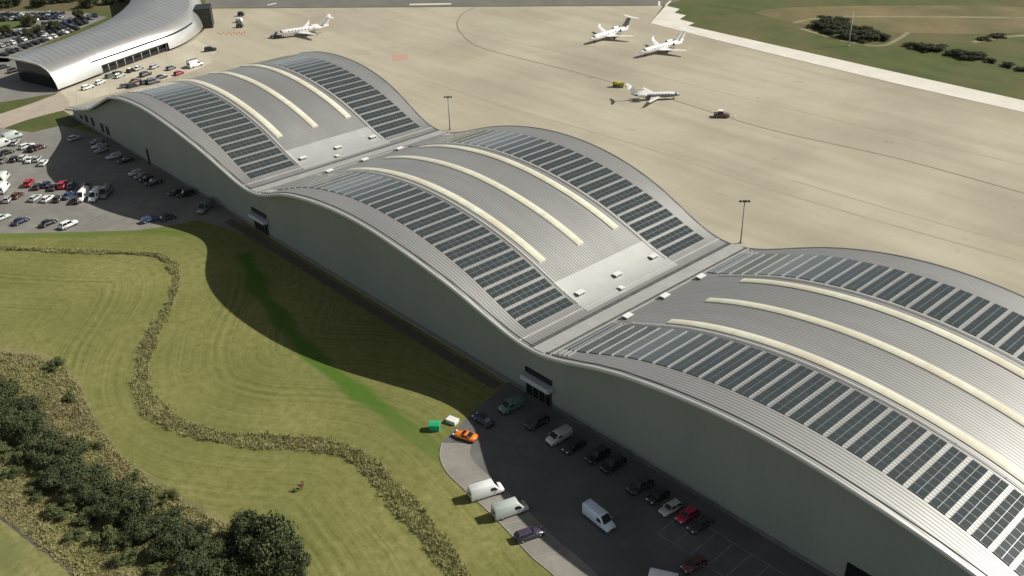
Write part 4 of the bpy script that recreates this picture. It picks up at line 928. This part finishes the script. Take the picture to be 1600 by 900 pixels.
# tall reeds of the winding strip and tufts of the rough grass (uncountable)
def tufts(name, pts, h, m, wd=(.03, .08), nb=4, lean=.55):
    P = np.array(pts); hn = np.sin(P[:, 0]*.9+1.3*np.sin(P[:, 1]*.7))*np.sin(P[:, 1]*1.1+1.7*np.sin(P[:, 0]*.5))
    n = len(P)*nb; X = np.repeat(P, nb, 0)+RNG.normal(size=(n, 2))*.12; hh = h*RNG.uniform(.45, 1.2, n)*(1+.45*np.repeat(hn, nb))
    a = RNG.uniform(0, 6.28, n); w = RNG.uniform(*wd, n); L2 = RNG.normal(size=(n, 2))*lean*hh[:, None]; c, s_ = np.cos(a)*w, np.sin(a)*w
    V = np.stack([np.stack([X[:, 0]-c, X[:, 1]-s_, 0*hh+.01], 1), np.stack([X[:, 0]+c, X[:, 1]+s_, 0*hh+.01], 1),
                  np.stack([X[:, 0]+L2[:, 0]+c*.4, X[:, 1]+L2[:, 1]+s_*.4, hh], 1), np.stack([X[:, 0]+L2[:, 0]-c*.4, X[:, 1]+L2[:, 1]-s_*.4, hh*.93], 1)], 1).reshape(-1, 3)
    me = bpy.data.meshes.new(name); me.vertices.add(4*n); me.vertices.foreach_set('co', V.ravel()); me.loops.add(4*n); me.loops.foreach_set('vertex_index', np.arange(4*n, dtype=np.int32))
    me.polygons.add(n); me.polygons.foreach_set('loop_start', np.arange(0, 4*n, 4, dtype=np.int32)); me.polygons.foreach_set('loop_total', np.full(n, 4, dtype=np.int32))
    me.update(calc_edges=True); me.materials.append(m); return kind(link(name, me), 'stuff')
pts = []
seg = np.hypot(*np.diff(RP, axis=0).T); cum = np.concatenate([[0], np.cumsum(seg)])
for s in np.arange(0, cum[-1], .018):
    i = min(len(seg)-1, np.searchsorted(cum, s, 'right')-1); t = (s-cum[i])/seg[i]; q = RP[i]*(1-t)+RP[i+1]*t; d = (RP[i+1]-RP[i])/seg[i]
    w = (.7+1.2*min(1, max(0, (s-cum[5]-80)/35))+.3*math.sin(s*.21)+.25*math.sin(s*.53)+.15*math.sin(s*1.7))
    if RNG.uniform() < .12+.12*math.sin(s*.9)+.2*math.sin(s*.37): continue
    o = RNG.uniform(-1, 1)*w; pts.append((q[0]-d[1]*o, q[1]+d[0]*o))
tufts('reeds', pts, .6, M['reed'], lean=.35)
ribbon(REED, lambda i: 1.9+.5*math.sin(i*1.3)+(1.2 if i > 46 else 0), .024).build('reed_bed', M['rough_grass'])['kind'] = 'structure'
from mathutils.geometry import intersect_point_tri_2d
RG = px([(-90, 548), (0, 550), (60, 556), (104, 578), (128, 612), (148, 660), (188, 712), (236, 752), (296, 788), (346, 818), (380, 856), (430, 905), (480, 960), (150, 960), (118, 900), (52, 846), (0, 806), (-90, 780)])
def inside(x, y):
    c = False; n = len(RG); j = n-1
    for i in range(n):
        if (RG[i].y > y) != (RG[j].y > y) and x < (RG[j].x-RG[i].x)*(y-RG[i].y)/(RG[j].y-RG[i].y)+RG[i].x: c = not c
        j = i
    return c
pts = []
bx0, bx1 = min(q.x for q in RG), max(q.x for q in RG); by0, by1 = min(q.y for q in RG), max(q.y for q in RG)
while len(pts) < 20000:
    x, y = RNG.uniform(bx0, bx1), RNG.uniform(by0, by1)
    if inside(x, y): pts.append((x, y))
tufts('tussock_grass', pts, .45, M['tuft'], (.04, .1))

# ------------------------------------------------------------------ light, sky, camera
w = bpy.data.worlds.new('World'); scene.world = w; w.use_nodes = True; nt = w.node_tree
sky = nt.nodes.new('ShaderNodeTexSky'); sky.sky_type = 'NISHITA'; sky.sun_disc = False
sd = Vector((.65, .95, 1.0)).normalized(); el = math.asin(sd.z); az = math.atan2(sd.x, sd.y)
sky.sun_elevation = el; sky.sun_rotation = az; sky.altitude = 100; sky.air_density = 1.0; sky.dust_density = 1.2
bg = nt.nodes['Background']; hs = nt.nodes.new('ShaderNodeHueSaturation'); hs.inputs['Saturation'].default_value = .38; nt.links.new(sky.outputs[0], hs.inputs['Color']); gt = nt.nodes.new('ShaderNodeTexCoord'); sx = nt.nodes.new('ShaderNodeSeparateXYZ'); nt.links.new(gt.outputs['Generated'], sx.inputs[0])
hz = nt.nodes.new('ShaderNodeMapRange'); hz.interpolation_type = 'SMOOTHSTEP'; hz.inputs['From Min'].default_value = .02; hz.inputs['From Max'].default_value = .42; hz.inputs['To Min'].default_value = 3.0; hz.inputs['To Max'].default_value = 1.0
nt.links.new(sx.outputs['Z'], hz.inputs['Value'])
vm = nt.nodes.new('ShaderNodeVectorMath'); vm.operation = 'SCALE'; nt.links.new(hs.outputs[0], vm.inputs[0]); nt.links.new(hz.outputs[0], vm.inputs['Scale']); nt.links.new(vm.outputs[0], bg.inputs['Color']); bg.inputs['Strength'].default_value = .05
sl = bpy.data.lights.new('sun', 'SUN'); sl.energy = 4.6; sl.angle = R(.53); sl.color = (1, .955, .87)
so = bpy.data.objects.new('sun', sl); col.objects.link(so); so.rotation_euler = (-sd).to_track_quat('-Z', 'Y').to_euler(); so.location = (150, 50, 150)
cam = bpy.data.cameras.new('camera'); co = bpy.data.objects.new('camera', cam); col.objects.link(co)
cam.sensor_width = 36; cam.lens = FPX/1600*36; cam.clip_start = 1; cam.clip_end = 8000
mm = Matrix(((CR[0], CU[0], -_f[0]), (CR[1], CU[1], -_f[1]), (CR[2], CU[2], -_f[2])))
co.matrix_world = Matrix.Translation(Vector(CAM)) @ mm.to_4x4()
scene.camera = co
vs = scene.view_settings; vs.view_transform = 'Standard'; vs.look = 'None'; vs.exposure = .2; vs.gamma = 1; vs.use_curve_mapping = False
scene.render.resolution_x = 1024; scene.render.resolution_y = 576
